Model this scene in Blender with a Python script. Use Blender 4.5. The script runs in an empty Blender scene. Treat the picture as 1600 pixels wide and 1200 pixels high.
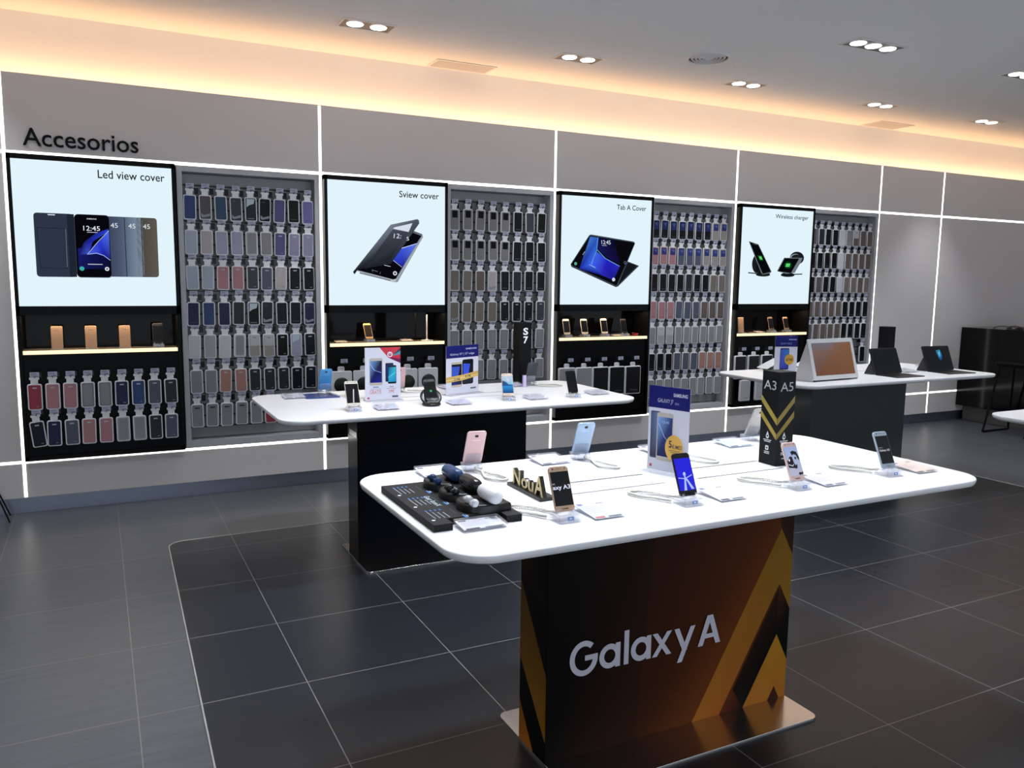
import bpy, math, random
from mathutils import Matrix, Vector
random.seed(7)
SC = bpy.context.scene
COL = SC.collection
PI = math.pi

# ------------------------------------------------------------------ camera, world, exposure
cam_d = bpy.data.cameras.new('camera'); cam = bpy.data.objects.new('camera', cam_d); COL.objects.link(cam)
cam_d.sensor_width = 36.0; cam_d.lens = 36.0 * 1276.38 / 1600.0; cam_d.clip_start = .05; cam_d.clip_end = 60

def cam_matrix(yaw, pitch, roll, loc):
    cy, sy, cp, sp, cr, sr = math.cos(yaw), math.sin(yaw), math.cos(pitch), math.sin(pitch), math.cos(roll), math.sin(roll)
    f = Vector((sy*cp, cy*cp, sp)); r = Vector((cy, -sy, 0)); u = r.cross(f)
    r2 = cr*r + sr*u; u2 = -sr*r + cr*u
    return Matrix(((r2.x, u2.x, -f.x, loc[0]), (r2.y, u2.y, -f.y, loc[1]), (r2.z, u2.z, -f.z, loc[2]), (0, 0, 0, 1)))
cam.matrix_world = cam_matrix(.4706104, -.1288111, .0132278, (0, 0, 1.567))
SC.camera = cam
SC.view_settings.view_transform = 'Standard'; SC.view_settings.look = 'None'
SC.view_settings.exposure = 0.0; SC.view_settings.gamma = 1.0; SC.view_settings.use_curve_mapping = False
wd = bpy.data.worlds.new('world'); SC.world = wd; wd.use_nodes = True
wd.node_tree.nodes['Background'].inputs[0].default_value = (.80, .90, 1.0, 1)
wd.node_tree.nodes['Background'].inputs[1].default_value = 1.65
WARM = (1.0, .57, .27); COOL = (.91, .955, 1.0)
E_TWIN, E_TRIPLE, E_COVE, E_NICHE = 78, 100, 42, 2.6

def lamp(name, kind, loc, energy, color, parent=None, rot=(0, 0, 0), **kw):
    d = bpy.data.lights.new(name, kind); d.energy = energy; d.color = color
    for k, v in kw.items(): setattr(d, k, v)
    o = bpy.data.objects.new(name, d); COL.objects.link(o); o.location = loc; o.rotation_euler = rot
    if parent: o.parent = parent
    return o
# the warm tube light hidden in the cove on top of the wall panelling
lamp('cove_light', 'AREA', (4.5, 6.165, 2.745), E_COVE, WARM, rot=(PI, 0, 0), shape='RECTANGLE', size=15.6, size_y=.06)

# ------------------------------------------------------------------ helpers
def lin(c, a=1.0):
    return tuple((x/12.92 if x <= .04045 else ((x+.055)/1.055)**2.4) for x in [v/255 for v in c[:3]]) + (a,)

def nodes(name):
    m = bpy.data.materials.new(name); m.use_nodes = True
    nt = m.node_tree; nt.nodes.clear()
    out = nt.nodes.new('ShaderNodeOutputMaterial')
    return m, nt, out

def colour_input(nt, src):
    if src == 'attr':
        n = nt.nodes.new('ShaderNodeAttribute'); n.attribute_name = 'Col'; return n.outputs['Color']
    n = nt.nodes.new('ShaderNodeObjectInfo'); return n.outputs['Color']

def mat(name, src='attr', rough=.5, metal=0, spec=.5, coat=0, noise=0):
    m, nt, out = nodes(name)
    b = nt.nodes.new('ShaderNodeBsdfPrincipled'); nt.links.new(b.outputs[0], out.inputs[0])
    b.inputs['Roughness'].default_value = rough; b.inputs['Metallic'].default_value = metal
    b.inputs['Specular IOR Level'].default_value = spec; b.inputs['Coat Weight'].default_value = coat
    if isinstance(src, tuple): b.inputs['Base Color'].default_value = lin(src)
    else: nt.links.new(colour_input(nt, src), b.inputs['Base Color'])
    if noise:
        n = nt.nodes.new('ShaderNodeTexNoise'); n.inputs['Scale'].default_value = noise; n.inputs['Detail'].default_value = 3
        bm = nt.nodes.new('ShaderNodeBump'); bm.inputs['Strength'].default_value = .06
        nt.links.new(n.outputs[0], bm.inputs['Height']); nt.links.new(bm.outputs[0], b.inputs['Normal'])
    return m

def glow(name, src='attr', strength=1.0):
    m, nt, out = nodes(name)
    e = nt.nodes.new('ShaderNodeEmission'); nt.links.new(e.outputs[0], out.inputs[0]); e.inputs[1].default_value = strength
    if isinstance(src, tuple): e.inputs[0].default_value = lin(src)
    else: nt.links.new(colour_input(nt, src), e.inputs[0])
    return m

def screen_mat(name, strength=1.0):
    m, nt, out = nodes(name)
    b = nt.nodes.new('ShaderNodeBsdfPrincipled'); nt.links.new(b.outputs[0], out.inputs[0])
    b.inputs['Base Color'].default_value = (.004, .004, .005, 1); b.inputs['Roughness'].default_value = .06
    nt.links.new(colour_input(nt, 'attr'), b.inputs['Emission Color']); b.inputs['Emission Strength'].default_value = strength
    return m

def M_(nt, op, a, b=None, c=None):
    n = nt.nodes.new('ShaderNodeMath'); n.operation = op
    for i, v in enumerate((a, b, c)):
        if v is None: continue
        if isinstance(v, (int, float)): n.inputs[i].default_value = v
        else: nt.links.new(v, n.inputs[i])
    return n.outputs[0]

def clear_mat(name, tint=(252, 253, 255), gloss=.55, milk=.12, base=.035):
    m, nt, out = nodes(name)
    t = nt.nodes.new('ShaderNodeBsdfTransparent'); t.inputs[0].default_value = lin(tint)
    g = nt.nodes.new('ShaderNodeBsdfGlossy'); g.inputs['Roughness'].default_value = .06
    lw = nt.nodes.new('ShaderNodeLayerWeight'); lw.inputs[0].default_value = .5
    mx = nt.nodes.new('ShaderNodeMixShader'); df = nt.nodes.new('ShaderNodeBsdfDiffuse'); df.inputs[0].default_value = lin((244, 246, 252)); m0 = nt.nodes.new('ShaderNodeMixShader'); m0.inputs[0].default_value = milk
    nt.links.new(t.outputs[0], m0.inputs[1]); nt.links.new(df.outputs[0], m0.inputs[2])
    nt.links.new(M_(nt, 'ADD', M_(nt, 'MULTIPLY', M_(nt, 'POWER', lw.outputs['Facing'], 4.0), gloss), base), mx.inputs[0]); nt.links.new(m0.outputs[0], mx.inputs[1]); nt.links.new(g.outputs[0], mx.inputs[2])
    nt.links.new(mx.outputs[0], out.inputs[0])
    return m

def tile_mat(name, base, var, grout, rough, x0=.066, y0=2.425, s=.598):
    m, nt, out = nodes(name)
    b = nt.nodes.new('ShaderNodeBsdfPrincipled'); nt.links.new(b.outputs[0], out.inputs[0])
    g = nt.nodes.new('ShaderNodeNewGeometry'); sp = nt.nodes.new('ShaderNodeSeparateXYZ'); nt.links.new(g.outputs['Position'], sp.inputs[0])
    ux = M_(nt, 'DIVIDE', M_(nt, 'SUBTRACT', sp.outputs[0], x0), s); uy = M_(nt, 'DIVIDE', M_(nt, 'SUBTRACT', sp.outputs[1], y0), s)
    def edge(u):
        f = M_(nt, 'SUBTRACT', u, M_(nt, 'FLOOR', u))
        return M_(nt, 'MINIMUM', f, M_(nt, 'SUBTRACT', 1.0, f))
    d = M_(nt, 'MINIMUM', edge(ux), edge(uy))
    mask = M_(nt, 'LESS_THAN', d, .0030)
    cb = nt.nodes.new('ShaderNodeCombineXYZ'); nt.links.new(M_(nt, 'FLOOR', ux), cb.inputs[0]); nt.links.new(M_(nt, 'FLOOR', uy), cb.inputs[1])
    wn = nt.nodes.new('ShaderNodeTexWhiteNoise'); wn.noise_dimensions = '3D'; nt.links.new(cb.outputs[0], wn.inputs[0])
    mp = nt.nodes.new('ShaderNodeMapping'); mp.inputs['Scale'].default_value = (2.0, 26, 1); nt.links.new(g.outputs['Position'], mp.inputs[0])
    ns = nt.nodes.new('ShaderNodeTexNoise'); ns.inputs['Scale'].default_value = 1.4; ns.inputs['Detail'].default_value = 5; nt.links.new(mp.outputs[0], ns.inputs[0])
    n2 = nt.nodes.new('ShaderNodeTexNoise'); n2.inputs['Scale'].default_value = 160; nt.links.new(g.outputs['Position'], n2.inputs[0])
    k = M_(nt, 'ADD', M_(nt, 'MULTIPLY', M_(nt, 'SUBTRACT', wn.outputs[0], .5), var), M_(nt, 'ADD', M_(nt, 'MULTIPLY', ns.outputs[0], .55), M_(nt, 'MULTIPLY', n2.outputs[0], .35)))
    k = M_(nt, 'ADD', k, .55)
    c = nt.nodes.new('ShaderNodeMix'); c.data_type = 'RGBA'; c.blend_type = 'MULTIPLY'; c.inputs[0].default_value = 1; c.inputs[6].default_value = lin(base)
    nt.links.new(k, c.inputs[7])
    c2 = nt.nodes.new('ShaderNodeMix'); c2.data_type = 'RGBA'; nt.links.new(mask, c2.inputs[0]); nt.links.new(c.outputs[2], c2.inputs[6]); c2.inputs[7].default_value = lin(grout)
    nt.links.new(c2.outputs[2], b.inputs['Base Color'])
    nt.links.new(M_(nt, 'ADD', M_(nt, 'MULTIPLY', n2.outputs[0], .12), rough), b.inputs['Roughness'])
    b.inputs['Specular IOR Level'].default_value = .45
    return m

def brushed_mat(name, col, rough):
    m, nt, out = nodes(name)
    b = nt.nodes.new('ShaderNodeBsdfPrincipled'); nt.links.new(b.outputs[0], out.inputs[0])
    g = nt.nodes.new('ShaderNodeNewGeometry'); mp = nt.nodes.new('ShaderNodeMapping'); mp.inputs['Scale'].default_value = (3, 90, 90); nt.links.new(g.outputs['Position'], mp.inputs[0])
    n = nt.nodes.new('ShaderNodeTexNoise'); n.inputs['Scale'].default_value = 6; nt.links.new(mp.outputs[0], n.inputs[0])
    b.inputs['Base Color'].default_value = lin(col); b.inputs['Metallic'].default_value = 1
    nt.links.new(M_(nt, 'ADD', M_(nt, 'MULTIPLY', n.outputs[0], .05), rough), b.inputs['Roughness'])
    return m

MT = dict(
    paint=mat('matt_paint', rough=.65, spec=.3), plastic=mat('satin_plastic', rough=.38), wrap=mat('printed_film', rough=.5, spec=.10), black=mat('black_laminate', rough=.42, spec=.12), dim_glass=mat('black_back_glass', rough=.05, spec=.10), gloss=mat('gloss_lacquer', rough=.13, spec=.3),
    soft=mat('semi_gloss', rough=.22), printed=mat('printed_card', rough=.55, spec=.15), metal=mat('metal', rough=.28, metal=1),
    lit=glow('backlit_print'), screen=screen_mat('glass_screen'), led=glow('led_strip', (255, 252, 246), 3.2), lens=glow('lamp_lens', (255, 255, 255), 7),
    shelf_glow=glow('lit_shelf_edge', (255, 228, 182), 1.5), case=mat('case_colour', 'obj', rough=.42, spec=.22), clear=clear_mat('clear_acrylic'),
    sign_clear=clear_mat('sign_acrylic', milk=.0, base=.006, gloss=.3), blister=mat('frosted_blister', (236, 236, 240), rough=.3), wall=mat('grey_wall_panel', (220, 213, 211), rough=.6, spec=.25, noise=260),
    white=mat('white_plaster', (238, 237, 236), rough=.8, spec=.2), steel=brushed_mat('brushed_steel', (205, 203, 202), .18),
    skirt=mat('satin_skirting', (150, 156, 172), rough=.3, metal=.85), tabletop=mat('white_solid_surface', (240, 240, 244), rough=.32, spec=.4),
    tile_light=tile_mat('grey_tile', (84, 87, 92), .06, (128, 126, 124), .30), tile_dark=tile_mat('charcoal_tile', (35, 38, 44), .10, (128, 127, 128), .27))

ORG = {}
def rrect(x0, y0, x1, y1, r, n=5):
    p = []
    for cx, cy, a0 in ((x1-r, y1-r, 0), (x0+r, y1-r, PI/2), (x0+r, y0+r, PI), (x1-r, y0+r, 1.5*PI)):
        for i in range(n+1):
            a = a0 + i*PI/2/n; p.append((cx+r*math.cos(a), cy+r*math.sin(a)))
    return p
def disc(cx, cy, r, n=24, ry=None):
    return [(cx+r*math.cos(2*PI*i/n), cy+(ry or r)*math.sin(2*PI*i/n)) for i in range(n)]

TEXT_CACHE = {}
def text_geo(s, bold=0.0):
    key = (s, bold)
    if key not in TEXT_CACHE:
        cu = bpy.data.curves.new('lettering', 'FONT'); cu.body = s; cu.size = 1; cu.offset = bold; cu.resolution_u = 3; cu.fill_mode = 'FRONT'
        o = bpy.data.objects.new('lettering', cu); COL.objects.link(o)
        dg = bpy.context.evaluated_depsgraph_get(); me = bpy.data.meshes.new_from_object(o.evaluated_get(dg))
        v = [tuple(x.co[:2]) for x in me.vertices]; f = [tuple(p.vertices) for p in me.polygons]
        bpy.data.objects.remove(o); bpy.data.curves.remove(cu); bpy.data.meshes.remove(me)
        x0 = min(a for a, b in v); x1 = max(a for a, b in v); y0 = min(b for a, b in v); y1 = max(b for a, b in v)
        TEXT_CACHE[key] = ([((a-x0)/(x1-x0), (b-y0)/(y1-y0)) for a, b in v], f)
    return TEXT_CACHE[key]

class MB:
    """collects coloured shapes in world coordinates (or in a frame F) and links them as one mesh object"""
    def __init__(s, F=None): s.v = []; s.f = []; s.c = []; s.sm = []; s.mi = []; s.F = F or Matrix.Identity(4); s.m = 0
    def add(s, vs, fs, col, smooth=False):
        n = len(s.v); s.v += [s.F @ Vector(p) for p in vs]
        lc = [lin(c) for c in col] if isinstance(col, list) else None
        one = None if lc else lin(col)
        for f in fs:
            s.f.append(tuple(n+i for i in f)); s.sm.append(smooth); s.mi.append(s.m)
            s.c += [lc[i] if lc else one for i in f]
        return s
    def box(s, x0, x1, y0, y1, z0, z1, col):
        v = [(x, y, z) for x in (x0, x1) for y in (y0, y1) for z in (z0, z1)]
        return s.add(v, [(0, 1, 3, 2), (4, 6, 7, 5), (0, 4, 5, 1), (2, 3, 7, 6), (0, 2, 6, 4), (1, 5, 7, 3)], col)
    def poly(s, pts, col, z=0.0):
        return s.add([(a, b, z) for a, b in pts], [tuple(range(len(pts)))], col)
    def rect(s, x0, y0, x1, y1, col, z=0.0): return s.poly([(x0, y0), (x1, y0), (x1, y1), (x0, y1)], col, z)
    def grad(s, x0, y0, x1, y1, cb, ct, z=0.0): return s.poly([(x0, y0), (x1, y0), (x1, y1), (x0, y1)], [cb, cb, ct, ct], z)
    def line(s, a, b, w, col, z=0.0):
        dx, dy = b[0]-a[0], b[1]-a[1]; L = math.hypot(dx, dy) or 1; nx, ny = -dy/L*w/2, dx/L*w/2
        return s.poly([(a[0]-nx, a[1]-ny), (b[0]-nx, b[1]-ny), (b[0]+nx, b[1]+ny), (a[0]+nx, a[1]+ny)], col, z)
    def text(s, t, x0, y0, w, h, col, z=0.0, bold=0.0, thick=0.0, shear=0.0, side=.8):
        v, f = text_geo(t, bold)
        P = lambda zz: [(x0+a*w+b*h*shear, y0+b*h, zz) for a, b in v]
        s.add(P(z+thick), f, col)
        if thick:
            cnt = {}
            for q in f:
                for i in range(len(q)):
                    e = (q[i], q[(i+1) % len(q)]); cnt[e] = 1
            n = len(v); walls = [(a, b, b+n, a+n) for a, b in cnt if (b, a) not in cnt]
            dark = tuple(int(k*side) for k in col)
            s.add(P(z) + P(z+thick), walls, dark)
        return s
    def prism(s, pts, z0, z1, col, bev=0.0, bot=0.0):
        """pts: counter-clockwise outline; bevelled top edge (bev) and bottom edge (bot)"""
        cx = sum(p[0] for p in pts)/len(pts); cy = sum(p[1] for p in pts)/len(pts)
        n = len(pts)
        def inset(d):
            o = []
            for i in range(n):
                a, b, c = pts[i-1], pts[i], pts[(i+1) % n]
                e1 = Vector((b[0]-a[0], b[1]-a[1])); e2 = Vector((c[0]-b[0], c[1]-b[1]))
                t = (e1.normalized() if e1.length > 1e-9 else e2.normalized()) + (e2.normalized() if e2.length > 1e-9 else e1.normalized())
                t.normalize(); o.append((b[0]-t.y*d, b[1]+t.x*d))
            return o
        rings = []
        if bot: rings += [(inset(bot), z0), (inset(bot*.3), z0+bot*.3), (pts, z0+bot)]
        else: rings += [(pts, z0)]
        if bev: rings += [(pts, z1-bev), (inset(bev*.3), z1-bev*.3), (inset(bev), z1)]
        else: rings += [(pts, z1)]
        v = [(a, b, z) for r, z in rings for a, b in r]
        f = [(k*n+i, k*n+(i+1) % n, (k+1)*n+(i+1) % n, (k+1)*n+i) for k in range(len(rings)-1) for i in range(n)]
        s.add(v, f, col, bool(bev or bot) and n > 12)
        s.add([(a, b, rings[-1][1]) for a, b in rings[-1][0]], [tuple(range(n))], col)
        s.add([(a, b, rings[0][1]) for a, b in rings[0][0]], [tuple(range(n-1, -1, -1))], col)
        return s
    def tube(s, path, r, col, n=8, closed=False):
        P = [Vector(p) for p in path]; N = len(P); v = []; up = Vector((0, 0, 1))
        for i, p in enumerate(P):
            a = P[(i-1) % N] if closed or i > 0 else p; b = P[(i+1) % N] if closed or i < N-1 else p
            t = (b-a).normalized(); x = t.cross(up if abs(t.z) < .95 else Vector((1, 0, 0))).normalized(); y = x.cross(t)
            rr = r[i] if isinstance(r, (list, tuple)) else r
            v += [tuple(p + rr*(math.cos(2*PI*k/n)*x + math.sin(2*PI*k/n)*y)) for k in range(n)]
        f = [(i*n+k, i*n+(k+1) % n, ((i+1) % N)*n+(k+1) % n, ((i+1) % N)*n+k) for i in range(N if closed else N-1) for k in range(n)]
        s.add(v, f, col, True)
        if not closed: s.add(v, [tuple(range(n-1, -1, -1)), tuple((N-1)*n+k for k in range(n))], col)
        return s
    def lathe(s, prof, col, n=28, c=(0, 0, 0)):
        v = [(c[0]+r*math.cos(2*PI*k/n), c[1]+r*math.sin(2*PI*k/n), c[2]+z) for r, z in prof for k in range(n)]
        f = [(i*n+k, i*n+(k+1) % n, (i+1)*n+(k+1) % n, (i+1)*n+k) for i in range(len(prof)-1) for k in range(n)]
        return s.add(v, f, col, True)
    def build(s, name, material, parent=None, origin=None):
        o0 = Vector(ORG[parent.name]) if parent else Vector(origin or (0, 0, 0))
        me = bpy.data.meshes.new(name); me.from_pydata([tuple(p-o0) for p in s.v], [], s.f)
        ca = me.color_attributes.new('Col', 'FLOAT_COLOR', 'CORNER')
        ca.data.foreach_set('color', [x for c in s.c for x in c])
        me.polygons.foreach_set('use_smooth', s.sm)
        for mm in (material if isinstance(material, list) else [material]): me.materials.append(MT[mm])
        me.polygons.foreach_set('material_index', s.mi)
        me.update()
        o = bpy.data.objects.new(name, me); COL.objects.link(o)
        if parent: o.parent = parent
        else: o.location = o0
        ORG[o.name] = tuple(o0)
        return o

def tag(o, label, cat, group=None):
    o['label'] = label; o['category'] = cat
    if group: o['group'] = group
    return o
def struct(o): o['kind'] = 'structure'; return o
def frame(o, ex, ey, ez): return Matrix(((ex[0], ey[0], ez[0], o[0]), (ex[1], ey[1], ez[1], o[1]), (ex[2], ey[2], ez[2], o[2]), (0, 0, 0, 1)))
def upright(x, y, z, yaw=0.0, tilt=0.0):
    """local x along the face, local y up the face, local z out of the face; yaw 0 faces the -y side of the room, tilt leans it back"""
    R = Matrix(((1, 0, 0), (0, math.sin(tilt), -math.cos(tilt)), (0, math.cos(tilt), math.sin(tilt))))
    return Matrix.Translation((x, y, z)) @ Matrix.Rotation(yaw, 4, 'Z') @ R.to_4x4()
def copy_tree(o, parent=None):
    c = o.copy(); COL.objects.link(c); c.parent = parent
    for ch in o.children: copy_tree(ch, c)
    return c
ORD = 'first second third fourth fifth sixth seventh eighth ninth tenth'.split()

# ------------------------------------------------------------------ room shell
H = 3.2; LX = [-.464, 1.493, 3.45, 5.409, 7.362]; L5 = 8.356
XL, XR, YF = -4.0, 13.0, -4.0
struct(MB().add([(XL, YF, 0), (XR, YF, 0), (XR, 6.1, 0), (XL, 6.1, 0)], [(0, 1, 2, 3)], (90, 90, 90)).build('floor', 'tile_light'))
inl = [(.235, -3.9), (6.46, -3.9)] + [(6.405, 2.6), (6.39, 4.6)]
inl += [(6.30+.09*math.cos(a*PI/10), 4.945+.09*math.sin(a*PI/10)) for a in range(6)] + [(.405+.095*math.cos(PI/2+a*PI/10), 4.94+.095*math.sin(PI/2+a*PI/10)) for a in range(6)] + [(.27, 2.6)]
inlay = struct(MB().add([(x, y, .002) for x, y in inl], [tuple(range(len(inl)))], (40, 40, 42)).build('floor_inlay', 'tile_dark'))
mb = MB(); mb.tube([(x, y, .002) for x, y in inl], .0038, (170, 168, 165), 6, True); struct(mb.build('trim_1', 'paint'))
mb = MB()
mb.add([(XL, YF, H), (XL, 6.25, H), (XR, 6.25, H), (XR, YF, H)], [(0, 1, 2, 3)], (220, 220, 220)); struct(mb.build('ceiling', 'white'))
mb = MB()
mb.box(XL, XR, 6.04, 6.10, .109, .343, (150, 146, 145)); mb.box(XL, XR, 6.04, 6.10, 2.302, 2.78, (150, 146, 145))
mb.box(XL, LX[0]-.005, 6.04, 6.10, .343, 2.302, (150, 146, 145)); mb.box(LX[4]+.005, XR, 6.04, 6.10, .343, 2.302, (150, 146, 145))
struct(mb.build('wall_back', 'wall'))
struct(MB().box(XL, XR, 6.25, 6.30, 2.2, H, (225, 225, 225)).box(XL, XR, 6.10, 6.25, 2.60, 2.64, (225, 225, 225)).build('wall_cove', 'white'))
struct(MB().box(XL, XR, 6.265, 6.30, 0, 2.2, (60, 60, 62)).build('wall_behind', 'paint'))
struct(MB().box(XL, XR, 6.08, 6.12, 0, .109, (90, 92, 98)).build('baseboard_back', 'skirt'))
struct(MB().box(XL-.1, XL, YF, 6.3, 0, H, (120, 118, 118)).build('wall_left', 'wall'))
struct(MB().box(XR, XR+.1, YF, 6.3, 0, H, (120, 118, 118)).build('wall_right', 'wall'))
# shop front behind the viewer: unseen opening, added to let world light brighten the room, only a header beam and two piers
struct(MB().box(XL, XR, YF-.1, YF, 2.9, H, (120, 118, 118)).box(-.1+XL, XL+.4, YF-.1, YF, 0, 2.9, (120, 118, 118)).box(XR-.4, XR, YF-.1, YF, 0, 2.9, (120, 118, 118)).build('wall_front', 'wall'))
k = 2
def led(x0, x1, z0, z1):
    global k
    struct(MB().box(x0, x1, 6.0384, 6.045, z0, z1, (255, 255, 255)).build('trim_%d' % k, 'led')); k += 1
led(XL, XR, 2.2915, 2.3115); led(XL, XR, .335, .352)
for x in LX + [L5, -2.42, 10.31, 12.27]: led(x-.0092, x+.0092, .112, 2.775)

# wall lettering
F = upright(0, 6.04, 0)
tag(MB(F).text('Accesorios', -.359, 2.347, .655, .108, (12, 12, 12), .001, 0.006, .012).build('wall_lettering', 'black', None, (0, 6.03, 2.4)),
    'black raised lettering Accesorios on the grey wall above the first light box', 'sign')

# ------------------------------------------------------------------ light box displays on the wall
DK = (9, 9, 10)
def phone_art(a, q, cs, col, z, hi=None):
    """a wallpapered phone drawn in the quad q (bottom-left, bottom-right, top-right, top-left)"""
    a.poly(q, cs, z)
def lightbox_unit(i, caption, cap_box, art, label):
    L = LX[i]; x0, x1 = L+.012, L+.972; org = (L+.49, 6.1, 0)
    b = MB(); yb = 6.262
    b.box(x0, x0+.022, 5.98, yb, .357, 2.29, DK); b.box(x1-.022, x1, 5.98, yb, .357, 2.29, DK)
    b.box(x0, x1, 5.98, yb, 2.258, 2.29, DK); b.box(x0, x1, 5.98, yb, 1.295, 1.352, DK); b.box(x0, x1, 5.98, yb, .357, .385, DK)
    b.box(x0+.022, x1-.022, 5.99, yb, 1.352, 2.258, DK); b.box(x0+.022, x1-.022, 6.0, yb, .385, 1.045, DK)
    root = b.build('light_box_display', 'black', None, org)
    tag(root, label, 'display unit', 'wall display units with light boxes')
    s = MB(upright(0, 5.986, 0)); s.rect(x0+.022, 1.352, x1-.022, 2.258, (226, 243, 252), 0)
    e = .028
    for q in (((x0+.022, 1.352), (x1-.022, 1.352), (x1-.022-e, 1.352+e), (x0+.022+e, 1.352+e)), ((x0+.022, 2.258-0), (x0+.022+e, 2.258-e), (x1-.022-e, 2.258-e), (x1-.022, 2.258))):
        pass
    scr = s.build('light_panel', 'lit', root)
    a = MB(upright(0, 5.985, 0)); art(a); a.build('printed_picture', 'lit', scr)
    t = MB(upright(0, 5.985, 0)); t.text(caption, *cap_box, (14, 16, 19), .0006, .008); t.build('caption', 'lit', scr)
    n = MB(); n.box(x0+.022, x1-.022, 6.19, 6.2, 1.066, 1.295, (4, 4, 5)); n.build('niche_back', 'dim_glass', root)
    sh = MB(); sh.box(x0+.022, x1-.022, 5.988, 6.19, 1.045, 1.066, (120, 112, 100)); shelf = sh.build('shelf', 'soft', root)
    ed = MB(); ed.box(x0+.026, x1-.026, 5.981, 5.988, 1.045, 1.069, (255, 230, 180)); ed.build('lit_edge', 'shelf_glow', shelf)
    lamp('niche_light', 'AREA', (0, -.03, 1.287), E_NICHE, (1, .76, .52), root, shape='RECTANGLE', size=.85, size_y=.03)
    return root

def art1(a):
    a.poly(rrect(-.324, 1.537, -.105, 1.935, .02), (44, 52, 70)); a.rect(-.14, 1.538, -.10, 1.934, (30, 36, 50), .0003)
    for p, q in (((-.309, 1.843), (-.15, 1.841)), ((-.15, 1.841), (-.152, 1.592)), ((-.152, 1.592), (-.30, 1.592)), ((-.309, 1.843), (-.30, 1.592))): a.line(p, q, .003, (24, 28, 40), .0005)
    a.line((-.15, 1.841), (-.152, 1.60), .0015, (150, 160, 180), .0007); a.rect(-.245, 1.922, -.205, 1.928, (225, 230, 238), .0005)
    for x0, x1, c0, c1, t in ((.29, .385, (70, 66, 60), (96, 92, 84), .30), (.19, .297, (78, 92, 112), (138, 154, 172), .212), (.09, .20, (52, 62, 86), (88, 100, 124), .108)):
        r = rrect(x0-.03, 1.542, x1, 1.930, .018); a.poly(r, [tuple(int(c0[j]+(c1[j]-c0[j])*min(1, max(0, (p[0]-x0)/(x1-x0)*.9))) for j in range(3)) for p in r], .0008)
        a.text('45', t, 1.858, .042, .030, (225, 230, 236), .0012)
        a.line((x0+.0, 1.545), (x0, 1.925), .004, (24, 28, 36), .001)
    a.poly(rrect(-.10, 1.535, .104, 1.936, .024), (70, 76, 92), .0014); a.poly(rrect(-.098, 1.538, .100, 1.934, .023), (6, 6, 12), .0016)
    a.poly([(-.088, 1.59), (.094, 1.59), (.094, 1.76), (-.088, 1.72)], [(20, 24, 90), (14, 14, 50), (10, 12, 60), (26, 30, 110)], .0018)
    a.poly([(-.085, 1.68), (-.05, 1.76), (.02, 1.82), (.094, 1.85), (.094, 1.835), (.0, 1.765), (-.03, 1.685)], [(20, 26, 90), (24, 30, 110), (26, 36, 140), (40, 60, 190), (60, 90, 230), (30, 40, 170), (60, 80, 200)], .002)
    a.poly([(-.03, 1.684), (.035, 1.765), (.096, 1.835), (.096, 1.648), (.06, 1.675), (.01, 1.69)], [(70, 90, 220), (44, 60, 210), (80, 110, 240), (24, 28, 120), (30, 36, 150), (60, 80, 220)], .0022)
    for p, q in (((-.035, 1.682), (.03, 1.765)), ((.03, 1.765), (.096, 1.838)), ((-.03, 1.684), (.02, 1.692)), ((.02, 1.692), (.06, 1.678)), ((.06, 1.678), (.096, 1.648))): a.line(p, q, .003, (190, 210, 250), .0024)
    a.text('12:45', -.05, 1.834, .095, .030, (235, 240, 250), .0026); a.text('SAMSUNG', -.028, 1.905, .055, .008, (220, 222, 226), .0026, .02)
    a.rect(-.03, 1.822, .03, 1.826, (190, 196, 210), .0026); a.rect(-.035, 1.618, .05, 1.623, (190, 196, 210), .0026)
    a.poly(disc(-.07, 1.592, .014), (60, 170, 170), .0026); a.poly(disc(.075, 1.592, .013), (225, 226, 232), .0026); a.poly(disc(.075, 1.592, .006), (90, 90, 110), .0028)
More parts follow.
